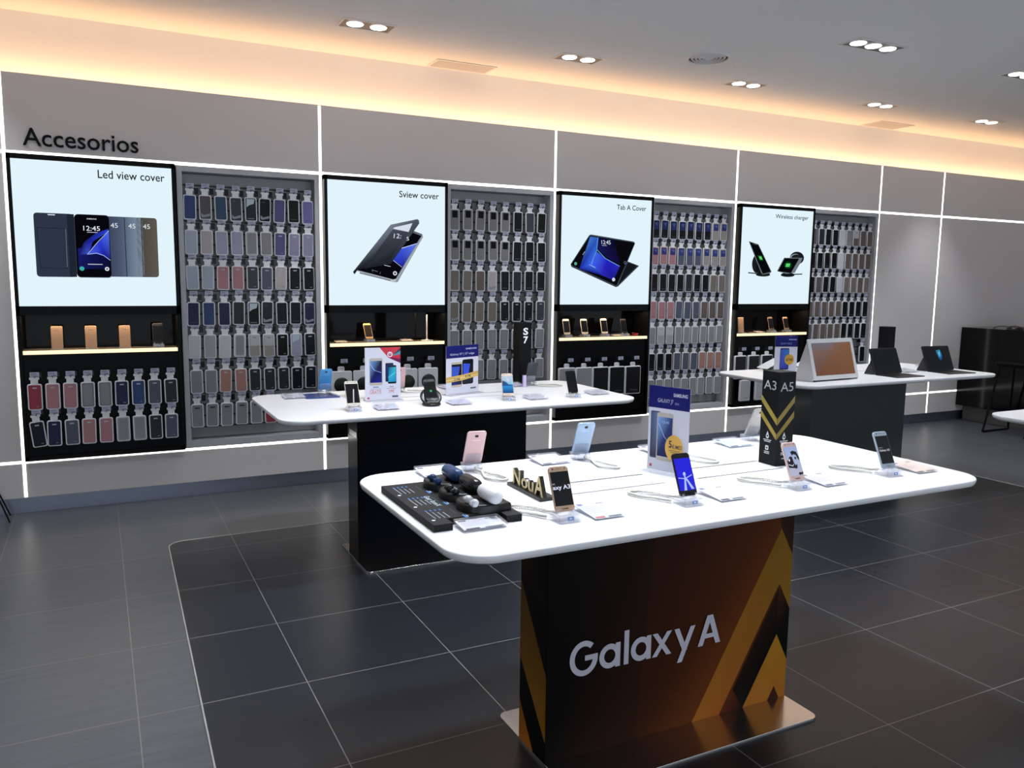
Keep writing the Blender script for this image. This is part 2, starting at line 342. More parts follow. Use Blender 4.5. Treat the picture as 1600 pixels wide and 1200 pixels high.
def art2(a):
    a.poly([(1.735, 1.607), (2.02, 1.525), (2.055, 1.525), (2.262, 1.870), (2.255, 1.893), (2.15, 1.925), (1.9, 1.79)], [(150, 156, 166), (190, 194, 200), (120, 126, 138), (150, 156, 168), (60, 64, 74), (14, 14, 20), (10, 10, 16)])
    a.poly([(1.74, 1.612), (2.02, 1.545), (2.045, 1.552), (2.25, 1.88), (2.13, 1.915), (1.9, 1.80)], (8, 8, 14), .0006)
    a.poly([(2.02, 1.69), (2.088, 1.781), (2.212, 1.82), (2.10, 1.635), (2.07, 1.665)], [(46, 60, 190), (60, 84, 220), (90, 120, 235), (24, 30, 130), (40, 50, 190)], .001)
    a.line((2.088, 1.781), (2.212, 1.82), .005, (200, 214, 250), .0014); a.line((2.02, 1.69), (2.09, 1.64), .004, (170, 190, 245), .0014)
    a.line((2.05, 1.56), (2.235, 1.855), .006, (120, 130, 160), .0012); a.line((1.76, 1.592), (2.0, 1.537), .010, (120, 124, 134), .0012)
    a.poly([(1.709, 1.597), (1.722, 1.580), (1.745, 1.615), (2.0, 1.66), (2.231, 1.972), (2.228, 1.996), (2.215, 2.004), (2.003, 1.954)], [(30, 34, 42), (24, 27, 34), (26, 28, 36), (30, 33, 42), (70, 78, 90), (62, 70, 82), (80, 88, 100), (120, 128, 140)], .0018)
    a.poly([(2.035, 1.936), (2.176, 1.972), (2.145, 1.905), (2.02, 1.925)], (214, 224, 234), .0022)
    a.poly([(2.02, 1.92), (2.14, 1.90), (2.00, 1.70), (1.80, 1.62), (1.90, 1.76)], [(70, 76, 86), (60, 66, 78), (30, 33, 42), (34, 36, 44), (44, 48, 58)], .0021)
    a.text('12:', 2.025, 1.855, .058, .034, (225, 230, 238), .0026, 0, 0, .15); a.text('5', 2.128, 1.84, .02, .028, (225, 230, 238), .0026)
    a.poly(disc(2.035, 1.592, .016), (225, 228, 235), .0026); a.poly(disc(2.035, 1.592, .008), (40, 40, 60), .0028); a.line((1.95, 1.652), (2.0, 1.642), .004, (200, 205, 215), .0026)
    for p, q in (((1.855, 1.615), (1.86, 1.60)), ((1.855, 1.615), (1.90, 1.602)), ((1.92, 1.60), (1.918, 1.585))): a.line(p, q, .003, (120, 124, 136), .002)
def art3(a):
    a.poly([(4.04, 1.56), (4.165, 1.725), (4.284, 1.690), (4.066, 1.503)], (40, 44, 54)); a.poly([(4.06, 1.56), (4.17, 1.712), (4.26, 1.688), (4.075, 1.53)], (20, 22, 28), .0004)
    a.line((4.284, 1.69), (4.07, 1.51), .005, (120, 126, 138), .0006)
    a.poly([(3.583, 1.69), (3.76, 1.937), (3.78, 1.944), (4.22, 1.898), (4.236, 1.885), (4.065, 1.51), (4.05, 1.500), (3.592, 1.668)], (58, 66, 78), .0008)
    a.poly([(3.592, 1.692), (3.767, 1.932), (4.216, 1.890), (4.228, 1.878), (4.052, 1.515), (3.6, 1.680)], (9, 9, 14), .001)
    a.poly([(3.67, 1.655), (3.77, 1.925), (3.85, 1.92), (3.83, 1.80), (3.80, 1.70), (3.90, 1.60)], [(30, 34, 150), (70, 120, 200), (40, 90, 190), (40, 80, 210), (60, 110, 240), (24, 20, 120)], .0014)
    a.poly([(3.80, 1.70), (3.84, 1.80), (3.95, 1.735), (4.08, 1.68), (4.02, 1.56), (3.90, 1.60)], [(60, 90, 240), (60, 100, 230), (36, 34, 190), (40, 40, 180), (30, 26, 130), (44, 36, 180)], .0014)
    a.poly([(3.85, 1.92), (4.02, 1.905), (4.08, 1.70), (3.95, 1.75), (3.845, 1.83)], [(10, 14, 50), (10, 10, 34), (16, 14, 60), (20, 18, 70), (20, 26, 90)], .0013)
    for p, q in (((3.85, 1.92), (3.838, 1.81)), ((3.838, 1.81), (3.79, 1.695)), ((3.84, 1.82), (3.93, 1.745)), ((3.93, 1.745), (4.08, 1.682))): a.line(p, q, .005, (120, 180, 240), .0018)
    a.text('12:45', 3.888, 1.866, .092, .034, (230, 236, 245), .0022, 0, 0, -.12); a.rect(3.89, 1.853, 3.94, 1.857, (180, 186, 200), .0022)
    a.poly(disc(4.02, 1.567, .016), (210, 216, 235), .0022); a.poly(disc(3.632, 1.696, .014), (90, 170, 150), .0022); a.poly(disc(4.135, 1.715, .012), (130, 136, 150), .0022); a.poly(disc(4.135, 1.715, .009), (9, 9, 14), .0024)
    a.line((3.72, 1.80), (3.70, 1.77), .004, (190, 196, 205), .0022); a.line((3.77, 1.69), (3.83, 1.665), .004, (190, 200, 230), .0022)
def art4(a):
    for cx in (5.74, 6.06): a.poly(disc(cx, 1.632, .092, 28, .018), (36, 38, 42)); a.poly(disc(cx, 1.640, .085, 28, .016), (16, 17, 19), .0004)
    a.line((5.55, 1.648), (5.70, 1.64), .010, (20, 22, 24), .0003); a.line((6.12, 1.64), (6.255, 1.645), .010, (20, 22, 24), .0003)
    a.poly(disc(5.655, 1.735, .062, 24, .088), (26, 28, 31), .0006); a.poly([(5.64, 1.66), (5.72, 1.628), (5.80, 1.64), (5.76, 1.74), (5.66, 1.78)], (18, 19, 22), .0007)
    a.poly([(5.538, 1.944), (5.662, 1.917), (5.845, 1.664), (5.83, 1.646), (5.735, 1.632), (5.715, 1.645)], (96, 104, 110), .0010)
    a.poly([(5.548, 1.938), (5.660, 1.911), (5.838, 1.662), (5.735, 1.640)], (7, 8, 9), .0014)
    a.line((5.59, 1.92), (5.635, 1.91), .006, (60, 66, 72), .0016)
    a.poly([(5.655, 1.815), (5.705, 1.815), (5.735, 1.765), (5.69, 1.762)], (18, 70, 30), .0018); a.poly([(5.672, 1.805), (5.706, 1.805), (5.722, 1.776), (5.69, 1.776)], (90, 220, 100), .002)
    a.poly(disc(6.17, 1.80, .095, 28, .062), (22, 24, 27), .0006); a.poly(disc(6.15, 1.80, .07, 28, .040), (150, 160, 168), .0008); a.poly(disc(6.165, 1.797, .072, 28, .038), (26, 28, 31), .0009)
    a.poly([(5.916, 1.668), (6.0, 1.800), (6.245, 1.803), (6.225, 1.76), (6.15, 1.655), (6.04, 1.645)], (110, 120, 126), .0010)
    a.poly([(5.926, 1.668), (6.006, 1.794), (6.20, 1.796), (6.10, 1.652)], (7, 8, 9), .0014)
    a.poly(disc(6.055, 1.729, .052, 20, .036), (10, 52, 22), .0018); a.poly([(6.03, 1.745), (6.085, 1.745), (6.076, 1.712), (6.022, 1.712)], (84, 214, 110), .002)

U = [lightbox_unit(0, 'Led view cover', (.048, 2.168, .395, .052), art1, 'black wall unit whose light box reads Led view cover, under the Accesorios lettering'),
     lightbox_unit(1, 'Sview cover', (2.072, 2.160, .32, .048), art2, 'black wall unit with light box picture of a flip cover lifted off a phone'),
     lightbox_unit(2, 'Tab A Cover', (4.034, 2.165, .308, .042), art3, 'black wall unit with light box picture of a tablet propped on its cover'),
     lightbox_unit(3, 'Wireless charger', (5.862, 2.160, .432, .050), art4, 'black wall unit whose light box reads Wireless charger')]

# ------------------------------------------------------------------ slat panels between them
def slat_cabinet(i, label):
    L = LX[i]; x0, x1 = L+.985, L+1.946; g = (188, 188, 192)
    b = MB(); w = .034
    b.box(x0, x0+w, 6.036, 6.17, .357, 2.289, g); b.box(x1-w, x1, 6.036, 6.17, .357, 2.289, g)
    b.box(x0+w, x1-w, 6.036, 6.17, 2.253, 2.289, g); b.box(x0+w, x1-w, 6.036, 6.17, .357, .402, g)
    root = b.build('slat_panel_cabinet', 'plastic', None, (L+1.466, 6.1, 0)); tag(root, label, 'display panel', 'grey slat panels with hanging phone cases')
    s = MB(); z = .402; s.box(x0+w, x1-w, 6.15, 6.17, .402, 2.253, (62, 62, 65)); p = (2.253-.402)/23
    for r in range(23): s.box(x0+w, x1-w, 6.136, 6.15, .402+r*p+.006, .402+(r+1)*p-.006, (142, 141, 142))
    s.build('slat_back', 'plastic', root)
for i, t in enumerate(('grey framed slat panel of phone cases between the first two light boxes', 'grey framed slat panel of phone cases behind the tall black S7 tower',
                       'grey framed slat panel of phone cases behind the blue J7 price sign', 'grey framed slat panel of phone cases behind the large white tablet')):
    slat_cabinet(i, t)

# ------------------------------------------------------------------ hanging packs and price hooks
def make_pack(kind):
    """origin: top centre of the blister, back face towards the wall; hangs in the x-z plane facing -y"""
    b = MB(upright(0, 0, 0)); b.prism(rrect(-.0415, -.168, .0415, 0, .013, 4), 0, .011, (150, 151, 156), .0025)
    b.prism(rrect(-.021, -.004, .021, .030, .004, 3), .002, .005, (150, 151, 156)); b.prism(rrect(-.028, .026, .028, .042, .005, 3), .002, .0052, (150, 151, 156))
    root = b.build('phone_case_pack', 'blister')
    c = MB(upright(0, 0, 0)); f = (255, 255, 255)
    c.prism(rrect(-.0345, -.161, .0345, -.007, .009, 4), .0105, .0128, f, .001)
    ins = c.build('case_insert', 'case', root)
    d = MB(upright(0, 0, 0)); d2 = MB(upright(0, 0, 0))
    if kind == 'window': d.poly(rrect(-.023, -.068, .023, -.014, .003, 3), (9, 9, 12), .0132)
    elif kind == 'blue window': d.poly(rrect(-.027, -.075, .027, -.016, .003, 3), (52, 62, 128), .0132); d.poly([(-.02, -.03), (.02, -.024), (.012, -.05)], (96, 110, 180), .0134)
    elif kind == 'dark front': d.rect(-.027, -.085, .027, -.014, (40, 52, 108), .0132); d.poly([(-.02, -.03), (.018, -.022), (.006, -.06)], (84, 98, 160), .0134); d2.rect(-.02, -.148, .02, -.142, (70, 70, 74), .0134)
    elif kind == 'logo': d.rect(-.012, -.030, .012, -.022, (190, 190, 198), .0132); d2.rect(.006, -.148, .022, -.144, (150, 150, 160), .0132)
    elif kind == 'mark': d.rect(-.022, -.144, .022, -.140, (90, 92, 98), .0132)
    elif kind == 'words': d.rect(-.016, -.034, -.006, -.024, (30, 30, 34), .0132); d.rect(-.004, -.034, .006, -.024, (30, 30, 34), .0132); d.rect(.008, -.034, .016, -.024, (30, 30, 34), .0132)
    elif kind == 'foil': d.poly([(-.028, -.012), (.028, -.012), (.02, -.045), (-.01, -.055), (-.03, -.07)], (196, 212, 222), .0132); d2.rect(-.026, -.15, .02, -.146, (150, 150, 170), .0132)
    elif kind == 'glint': d.poly([(-.03, -.12), (-.012, -.135), (.03, -.122), (.03, -.14), (-.02, -.152), (-.03, -.145)], (150, 156, 164), .0132); d2.rect(-.02, -.03, .0, -.028, (120, 124, 134), .0132)  # pale glint painted onto the case front
    elif kind == 'half': d.poly(rrect(-.032, -.085, .032, -.008, .008, 3), (196, 196, 200), .0131); d.rect(-.012, -.03, .012, -.023, (150, 150, 160), .0133)
    elif kind == 'clear': d.poly(rrect(-.027, -.152, .027, -.014, .008, 3), (134, 134, 138), .0132); d.poly(rrect(-.0255, -.1505, .0255, -.0155, .0075, 3), (150, 149, 152), .0134)
    if d.f: d.build('print_or_glint', 'printed', ins)
    if d2.f: d2.build('small_print', 'printed', ins)
    return root
PROTO = {}
def make_hook(edge):
    b = MB(); b.tube([(0, 0, 0), (0, -.075, 0), (0, -.082, .006)], .0022, (60, 60, 64), 6); b.tube([(0, -.002, .02), (0, -.066, .021)], .0016, (60, 60, 64), 6)
    if not edge: b.box(.034, .060, -.004, 0, -.030, .012, (40, 40, 43))  # dark plate added where shade falls right of each ticket
    b.box(-.012, .034, -.003, 0, -.004, .026, (60, 60, 63))
    root = b.build('price_hook', 'metal')
    t = MB(upright(0, -.068, .018)); t.prism(rrect(-.026, -.012, .026, .018, .002, 2), -.001, .001, (196, 195, 214)); t.rect(-.021, .006, .012, .010, (110, 112, 150), .0014); t.rect(-.021, -.004, .020, -.001, (140, 140, 170), .0014); t.rect(-.006, -.010, .019, -.0065, (90, 90, 120), .0014)
    t.build('price_ticket', 'printed', root)
    return root
C = dict(B=('blue', (44, 72, 140)), U=('brown grey', (98, 86, 90)), T=('teal blue', (46, 82, 120)), K=('black', (7, 7, 10)), G=('charcoal', (62, 66, 80)), P=('purple', (92, 82, 150)), V=('periwinkle blue', (108, 108, 184)),
         I=('ice blue', (168, 184, 204)), L=('pale lavender', (168, 170, 205)), W=('white', (206, 206, 212)), R=('pink', (196, 122, 130)), S=('slate blue', (84, 92, 116)), N=('navy', (32, 38, 88)), D=('dark navy', (16, 16, 44)),
         E=('beige', (190, 176, 176)), C=('champagne', (160, 152, 142)), O=('salmon', (190, 124, 108)), Y=('grey', (140, 140, 145)), H=('light grey', (172, 172, 176)), X=('dark grey', (46, 49, 52)), M=('red', (186, 46, 66)),
         Q=('gold', (128, 116, 104)), Z=('dark teal', (34, 46, 52)), J=('brown', (112, 94, 86)), A=('lilac', (150, 140, 180)), F=('taupe', (134, 130, 128)))
HID = []
def hang(code, kind, x, z, y, panel, row, colno, swing=0.0):
    name, rgb = C[code]
    if kind not in PROTO: PROTO[kind] = make_pack(kind); o = PROTO[kind]
    else: o = copy_tree(PROTO[kind])
    o.location = (x, y, z); o.rotation_euler = (0, swing, 0)
    g = .3*rgb[0]+.59*rgb[1]+.11*rgb[2]; o.children[0].color = lin([.70*q_+.30*g for q_ in rgb])
    return tag(o, '%s phone case, %s in %s row of the %s' % (name, ORD[colno], ORD[row], panel), 'phone case', 'phone case packs on the wall')
def hook(x, z, y, panel, row, colno, what='case', edge=True):
    key = 'edge hook' if edge else 'hook'
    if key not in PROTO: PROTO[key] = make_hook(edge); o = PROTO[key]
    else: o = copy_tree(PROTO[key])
    o.location = (x, y, z)
    return tag(o, 'price ticket hook over the %s %s in %s row, %s' % (ORD[colno], what, ORD[row], panel), 'price hook', 'price ticket hooks on the wall')
ROWZ = [2.105, 1.870, 1.627, 1.377, 1.147, .900, .660]
LOGO = 'logo'
PAN = [
 (0, 1.030+.037, .1000, 'first slat panel', ['BUTGZKPKV', 'IELLHCPAA', 'IIRRGSEKK', 'NBNXKZDDN', 'WHWWCCKLD', 'YYOOXXXDD', 'YYYYYM'],
  ['mark glint mark glint foil glint mark mark mark'.split(), ['plain']*4+['clear']*2+['logo']*3, ['plain']*2+['logo']*7, ['mark', 'plain', 'plain', 'plain', 'foil', 'glint', 'mark', 'mark', 'glint'], ['plain', 'plain', 'plain', 'clear', 'half', 'half', 'logo', 'foil', 'logo'], ['plain']*2+['logo']*7, ['words']*5+['plain']]),
 (1, 1.030+.037, .112, 'second slat panel', ['FFFFFKGK', 'FFFFFKKK', 'QQJEKZKK', 'QQQQKKKG', 'YYYYYYYY', 'YYYYYYYY'],
  [['window']*5+['mark']*3, ['window']*5+['mark']*3, ['plain']*3+['glint']+['mark', 'plain', 'mark', 'mark'], ['glint']+['plain']*3+['logo']*4, ['clear']*8, ['clear']*8]),
 (2, 1.029+.037, .0983, 'third slat panel', ['KKKKKKKCC', 'RRRSSSCCC', 'KKKKZKKQQ', 'RRRSSSJJJ', 'HHHHHHHHH', 'KKKSSSOOO', 'YYYYYYYYY'],
  [['dark front']*7+['blue window']*2, ['blue window']*9, ['mark']*7+['plain']*2, ['mark']*9, ['clear', 'half', 'half']+['clear']*6, ['mark']*9, ['clear']*9]),
 (3, 1.028+.037, .1, 'fourth slat panel', ['UZKKWYJJJ', 'KKKKWJJJJ', 'KUKKWQQJQ', 'JJJJJKKKK', 'UJJJJKKKK', 'J       K'],
  [['plain']*4+['plain', 'glint']+['half', 'plain', 'plain'], ['mark']*4+['plain']*5, ['plain']*9, ['mark']*9, ['mark']*9, ['plain']*9]),
]
for i, off, pitch, pname, rows, kinds in PAN:
    for r, row in enumerate(rows):
        for c, code in enumerate(row):
            if code == ' ': continue
            x = LX[i]+off+pitch*c + random.uniform(-.002, .002); z = ROWZ[r] + random.uniform(-.003, .003)
            hang(code, kinds[r][c], x, z, 6.075, pname, r, c, random.uniform(-.02, .03))
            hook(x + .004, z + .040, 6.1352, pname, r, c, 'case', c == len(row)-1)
for r, (row, z) in enumerate((('MRRFFNBSX', .862), ('DNSRRHHXS', .622))):
    for c, code in enumerate(row):
        x = -.372+.0998*c - .003*r; tilt = -.10 if (r == 1 and c == 0) else random.uniform(-.015, .02)
        hang(code, 'logo' if code not in 'MFRH' else 'clear' if code in 'FH' else 'logo', x, z, 5.952, 'lower front of first black unit', r, c, tilt)
        hook(x+.004, z+.040, 5.9992, 'lower front of first black unit', r, c)

def big_pack(name, w, h, face, inner, x, z, label, cat, group, kind):
    b = MB(upright(0, 0, 0)); rim = (176, 176, 182)
    b.prism(rrect(-w/2, -h, w/2, 0, .012, 4), 0, .02, rim, .004); b.prism(rrect(-.026, -.004, .026, .034, .012, 4), .004, .012, (190, 190, 198), .003)
    root = b.build(name, 'blister')
    d = MB(upright(0, 0, 0))
    if kind == 'round':
        d.lathe([(0, .034), (.045, .033), (.054, .029), (.057, .020)], inner, 32, (0, -h*.56, 0)); d.build('charger_pad', 'plastic', root)
    else:
        d.prism(rrect(-w/2+.007, -h+.008, w/2-.007, -.008, .006, 3), .0195, .022, inner, .001); c = d.build('cover_insert', 'plastic', root)
        t = MB(upright(0, 0, 0)); t.rect(-w*.18, -h*.86, w*.28, -h*.845, (120, 120, 124), .0226); t.build('printed_line', 'printed', c)
    root.location = (x, 5.955, z); tag(root, label, cat, group)
    return root
for c, x in enumerate((1.60, 1.772, 2.118, 2.288)):
    big_pack('charger_pack', .160, .185, None, (14, 14, 16), x, .866, 'round black wireless charger in a clear pack, %s along the second black unit' % ORD[c], 'charger', 'charger packs on the second unit', 'round')
    hook(x+.02, .866+.055, 5.9992, 'second black unit', 0, c, 'charger')
for c in range(5):
    x = 3.545+.170*c
    big_pack('tablet_cover_pack', .163, .250, None, (150, 149, 152) if c < 2 else (12, 12, 13), x, .818-.002*c, '%s tablet cover pack, %s along the third black unit' % (('light grey' if c < 2 else 'black'), ORD[c]), 'tablet cover', 'tablet cover packs on the third unit', 'sheet')
    hook(x+.03, .862, 5.9992, 'third black unit', 0, c, 'tablet cover')
for c in range(3):
    x = 5.468+.168*c
    big_pack('tablet_cover_pack', .142, .225, None, (12, 12, 13), x, .862, 'black tablet cover pack, %s in upper row of the fourth black unit' % ORD[c], 'tablet cover', 'tablet cover packs on the fourth unit', 'sheet')
    hook(x+.03, .905, 5.9992, 'fourth black unit', 0, c, 'tablet cover')
for c in range(4):
    big_pack('tablet_cover_pack', .130, .205, None, (168, 167, 170), 5.540+.195*c, .625, 'light grey tablet cover pack, %s in lower row of the fourth black unit' % ORD[c], 'tablet cover', 'tablet cover packs on the fourth unit', 'sheet')

# ------------------------------------------------------------------ phones, stands, cables, price holders
def phone(x, y, z, yaw, tilt, h, w, body, art, label, group=None, back=False, dark=False):
    F = upright(x, y, z, yaw, tilt); org = (x, y, z)
    b = MB(F); b.prism(rrect(-w/2, 0, w/2, h, .011, 5), -.0075, 0, body, .0022, .0022)
    root = b.build('smartphone', 'soft', None, org); tag(root, label, 'phone', group)
    s = MB(F); s.F = F @ Matrix.Translation((0, 0, .0003))
    sw, y0, y1 = w/2-.0028, h*.125, h*.875
    s.rect(-sw, y0, sw, y1, (2, 2, 3)); art(s, sw, y0, y1); s.build('screen', 'screen', root)
    d = MB(F); d.poly(rrect(-.011, h*.046, .011, h*.078, .004, 3), tuple(int(c*.82) for c in body), .0004); d.build('home_button', 'plastic', root)
    e = MB(F); e.rect(-.010, h*.938, .010, h*.945, (60, 54, 52), .0004); e.poly(disc(-.019, h*.940, .0024, 10), (20, 20, 24), .0004); e.poly(disc(.020, h*.940, .0020, 10), (30, 28, 30), .0004); e.build('earpiece', 'plastic', root)
    Fb = F @ Matrix.Translation((0, 0, -.0075)) @ Matrix.Rotation(PI, 4, 'Y')
    c = MB(Fb); c.prism(rrect(-.0065, h*.835, .0065, h*.90, .003, 3), 0, .0012, (60, 60, 66)); c.poly(disc(0, h*.868, .0042, 14), (8, 8, 12), .0014); cam_ = c.build('camera_lens', 'gloss', root)
    g = MB(Fb); g.text('SAMSUNG', -.016, h*.72, .032, .0048, tuple(min(255, int(q*1.12)+8) for q in body), .0004, .02); g.build('back_lettering', 'metal', root)
    return root

def stand(x, y, z, yaw, tilt, label, group='clear phone stands on the tables', back=False):
    """clear block with a sloping back rest and two lips; the phone's lower edge sits at (x, y, z+.027)"""
    F = Matrix.Translation((x, y, z)) @ Matrix.Rotation(yaw, 4, 'Z')
    b = MB(F)
    b.prism(rrect(-.036, -.030, .036, .038, .004, 3), 0, .005, (240, 240, 245)); b.box(-.034, .034, -.026, -.019, .005, .022, (240, 240, 245)); b.box(-.034, -.028, -.019, .034, .005, .022, (240, 240, 245)); b.box(.028, .034, -.019, .034, .005, .022, (240, 240, 245))
    b.box(-.034, .034, -.026, .034, .019, .0235, (240, 240, 245))
    root = b.build('phone_stand', 'clear', None, (x, y, z)); tag(root, label, 'phone stand', group)
    R = F @ upright(0, .0, .027, 0, tilt)
    r = MB(R); r.prism(rrect(-.028, -.002, .028, .045, .006, 3), -.0125, -.0085, (240, 240, 245)); r.build('back_rest', 'clear', root)
    l = MB(R)
    for s in (-1, 1): l.box(s*.024-.004, s*.024+.004, -.0035, -.0008, -.012, .005, (240, 240, 245)); l.box(s*.024-.004, s*.024+.004, -.0008, .007, .0024, .005, (240, 240, 245))
    l.build('front_lip', 'clear', root)
    t = MB(F @ upright(0, -.0265, 0)); t.poly(rrect(-.008, .007, .012, .018, .002, 2), (118, 142, 196), .0003); t.poly([(-.0015, .0095), (.0075, .0125), (-.0015, .0155)], (225, 230, 240), .0006); t.build('sticker', 'printed', root)
    return root

def cable(path, label, z=0.0, group='white coiled security cables'):
    """a thin coiled wire wound along a smooth path"""
    P = [Vector(p) for p in path]; n = len(P)
    def cr(t):
        i = min(int(t), n-2); u = t-i; a, b, c, d = P[max(i-1, 0)], P[i], P[i+1], P[min(i+2, n-1)]
        return .5*((2*b)+(c-a)*u+(2*a-5*b+4*c-d)*u*u+(3*b-a-3*c+d)*u**3)
    L = sum((P[i+1]-P[i]).length for i in range(n-1)); turns = int(L/.0042); N = turns*7; pts = []
    for k in range(N+1):
        t = k/N*(n-1); p = cr(t); q = cr(min(t+.02, n-1)) - cr(max(t-.02, 0)); q.normalize()
        x = q.cross(Vector((0, 0, 1))).normalized(); y = x.cross(q); a = 2*PI*turns*k/N
        pts.append(p + .0036*(math.cos(a)*x + math.sin(a)*y))
    b = MB(); b.tube(pts, .0021, (242, 240, 234), 5)
    return tag(b.build('security_cable', 'plastic', None, tuple(P[0])), label, 'cable', group)

def price_holder(x, y, z, yaw, label, w=.108, d=.105, tint=(232, 233, 240), group='clear price holders on the tables', marks=((60, 62, 90),)):
    F = Matrix.Translation((x, y, z)) @ Matrix.Rotation(yaw, 4, 'Z')
    S = Matrix(((1, 0, 0, 0), (0, 1, 0, 0), (0, .09, 1, 0), (0, 0, 0, 1)))
    b = MB(F @ S); b.prism(rrect(-w/2, -d/2, w/2, d/2, .004, 3), .006, .016, (240, 240, 245)); b.box(-w/2+.004, w/2-.004, d/2-.012, d/2-.004, .001-.09*(d/2-.012), .006, (240, 240, 245)); b.box(-w/2+.004, w/2-.004, -d/2+.004, -d/2+.012, .0045, .006, (240, 240, 245))
    root = b.build('price_holder', 'clear', None, (x, y, z)); tag(root, label, 'price holder', group)
    c = MB(F @ S); c.rect(-w/2+.003, -d/2+.003, w/2-.003, d/2-.003, tint, .0105)
    c.rect(-w*.42, d*.30, -w*.25, d*.42, marks[0], .0108); c.rect(w*.18, d*.32, w*.42, d*.37, (120, 120, 140), .0108)
    for k in range(5): c.rect(-w*.40, d*(.20-.09*k), w*(.10+.05*((k*7) % 3)), d*(.22-.09*k), (168, 168, 186), .0108)
    c.rect(-w*.42, -d*.46, -w*.12, -d*.36, marks[-1], .0108); c.rect(w*.0, -d*.45, w*.42, -d*.38, (90, 92, 104), .0108)
    c.build('price_card', 'printed', root)
    return root

# ------------------------------------------------------------------ tables
ZT = .885
def table(x0, y0, ped, pedmat, label, pcol, wrap=None, px=(.466, 1.505)):
    x1, y1 = x0+2.05, y0+.94; cx, cy = (x0+x1)/2, (y0+y1)/2; org = (cx, cy, 0)
    t = MB(); t.prism(rrect(x0, y0, x1, y1, .12, 10), ZT-.026, ZT, (240, 240, 244), .003, .017)
    top = t.build('tabletop', 'tabletop', None, org); top.name = 'display_table'; ORG[top.name] = org; tag(top, label, 'table', 'white display tables in the shop')
    a, b = x0+px[0], x0+px[1]
    p = MB(); p.box(a, b, cy-.09, cy+.09, .012, ZT-.026, pcol); pd = p.build('pedestal', pedmat, top)
    s = MB(); s.prism(rrect(a, cy-.26, b, cy+.26, .03, 5), 0, .012, (200, 200, 202), .001); s.build('base_plate', 'steel', top)
    g = MB()
    for gx0, gx1 in ((x0+.57, x0+.94), (x0+1.08, x0+1.48)):
        for gy, gw in ((cy-.045, .009), (cy+.085, .013)): g.rect(gx0, gy-gw/2, gx1, gy+gw/2, (112, 112, 114), ZT+.0006)
    g.build('cable_slot', 'plastic', top)
    if wrap: wrap(pd, a, b, cy)
    return top

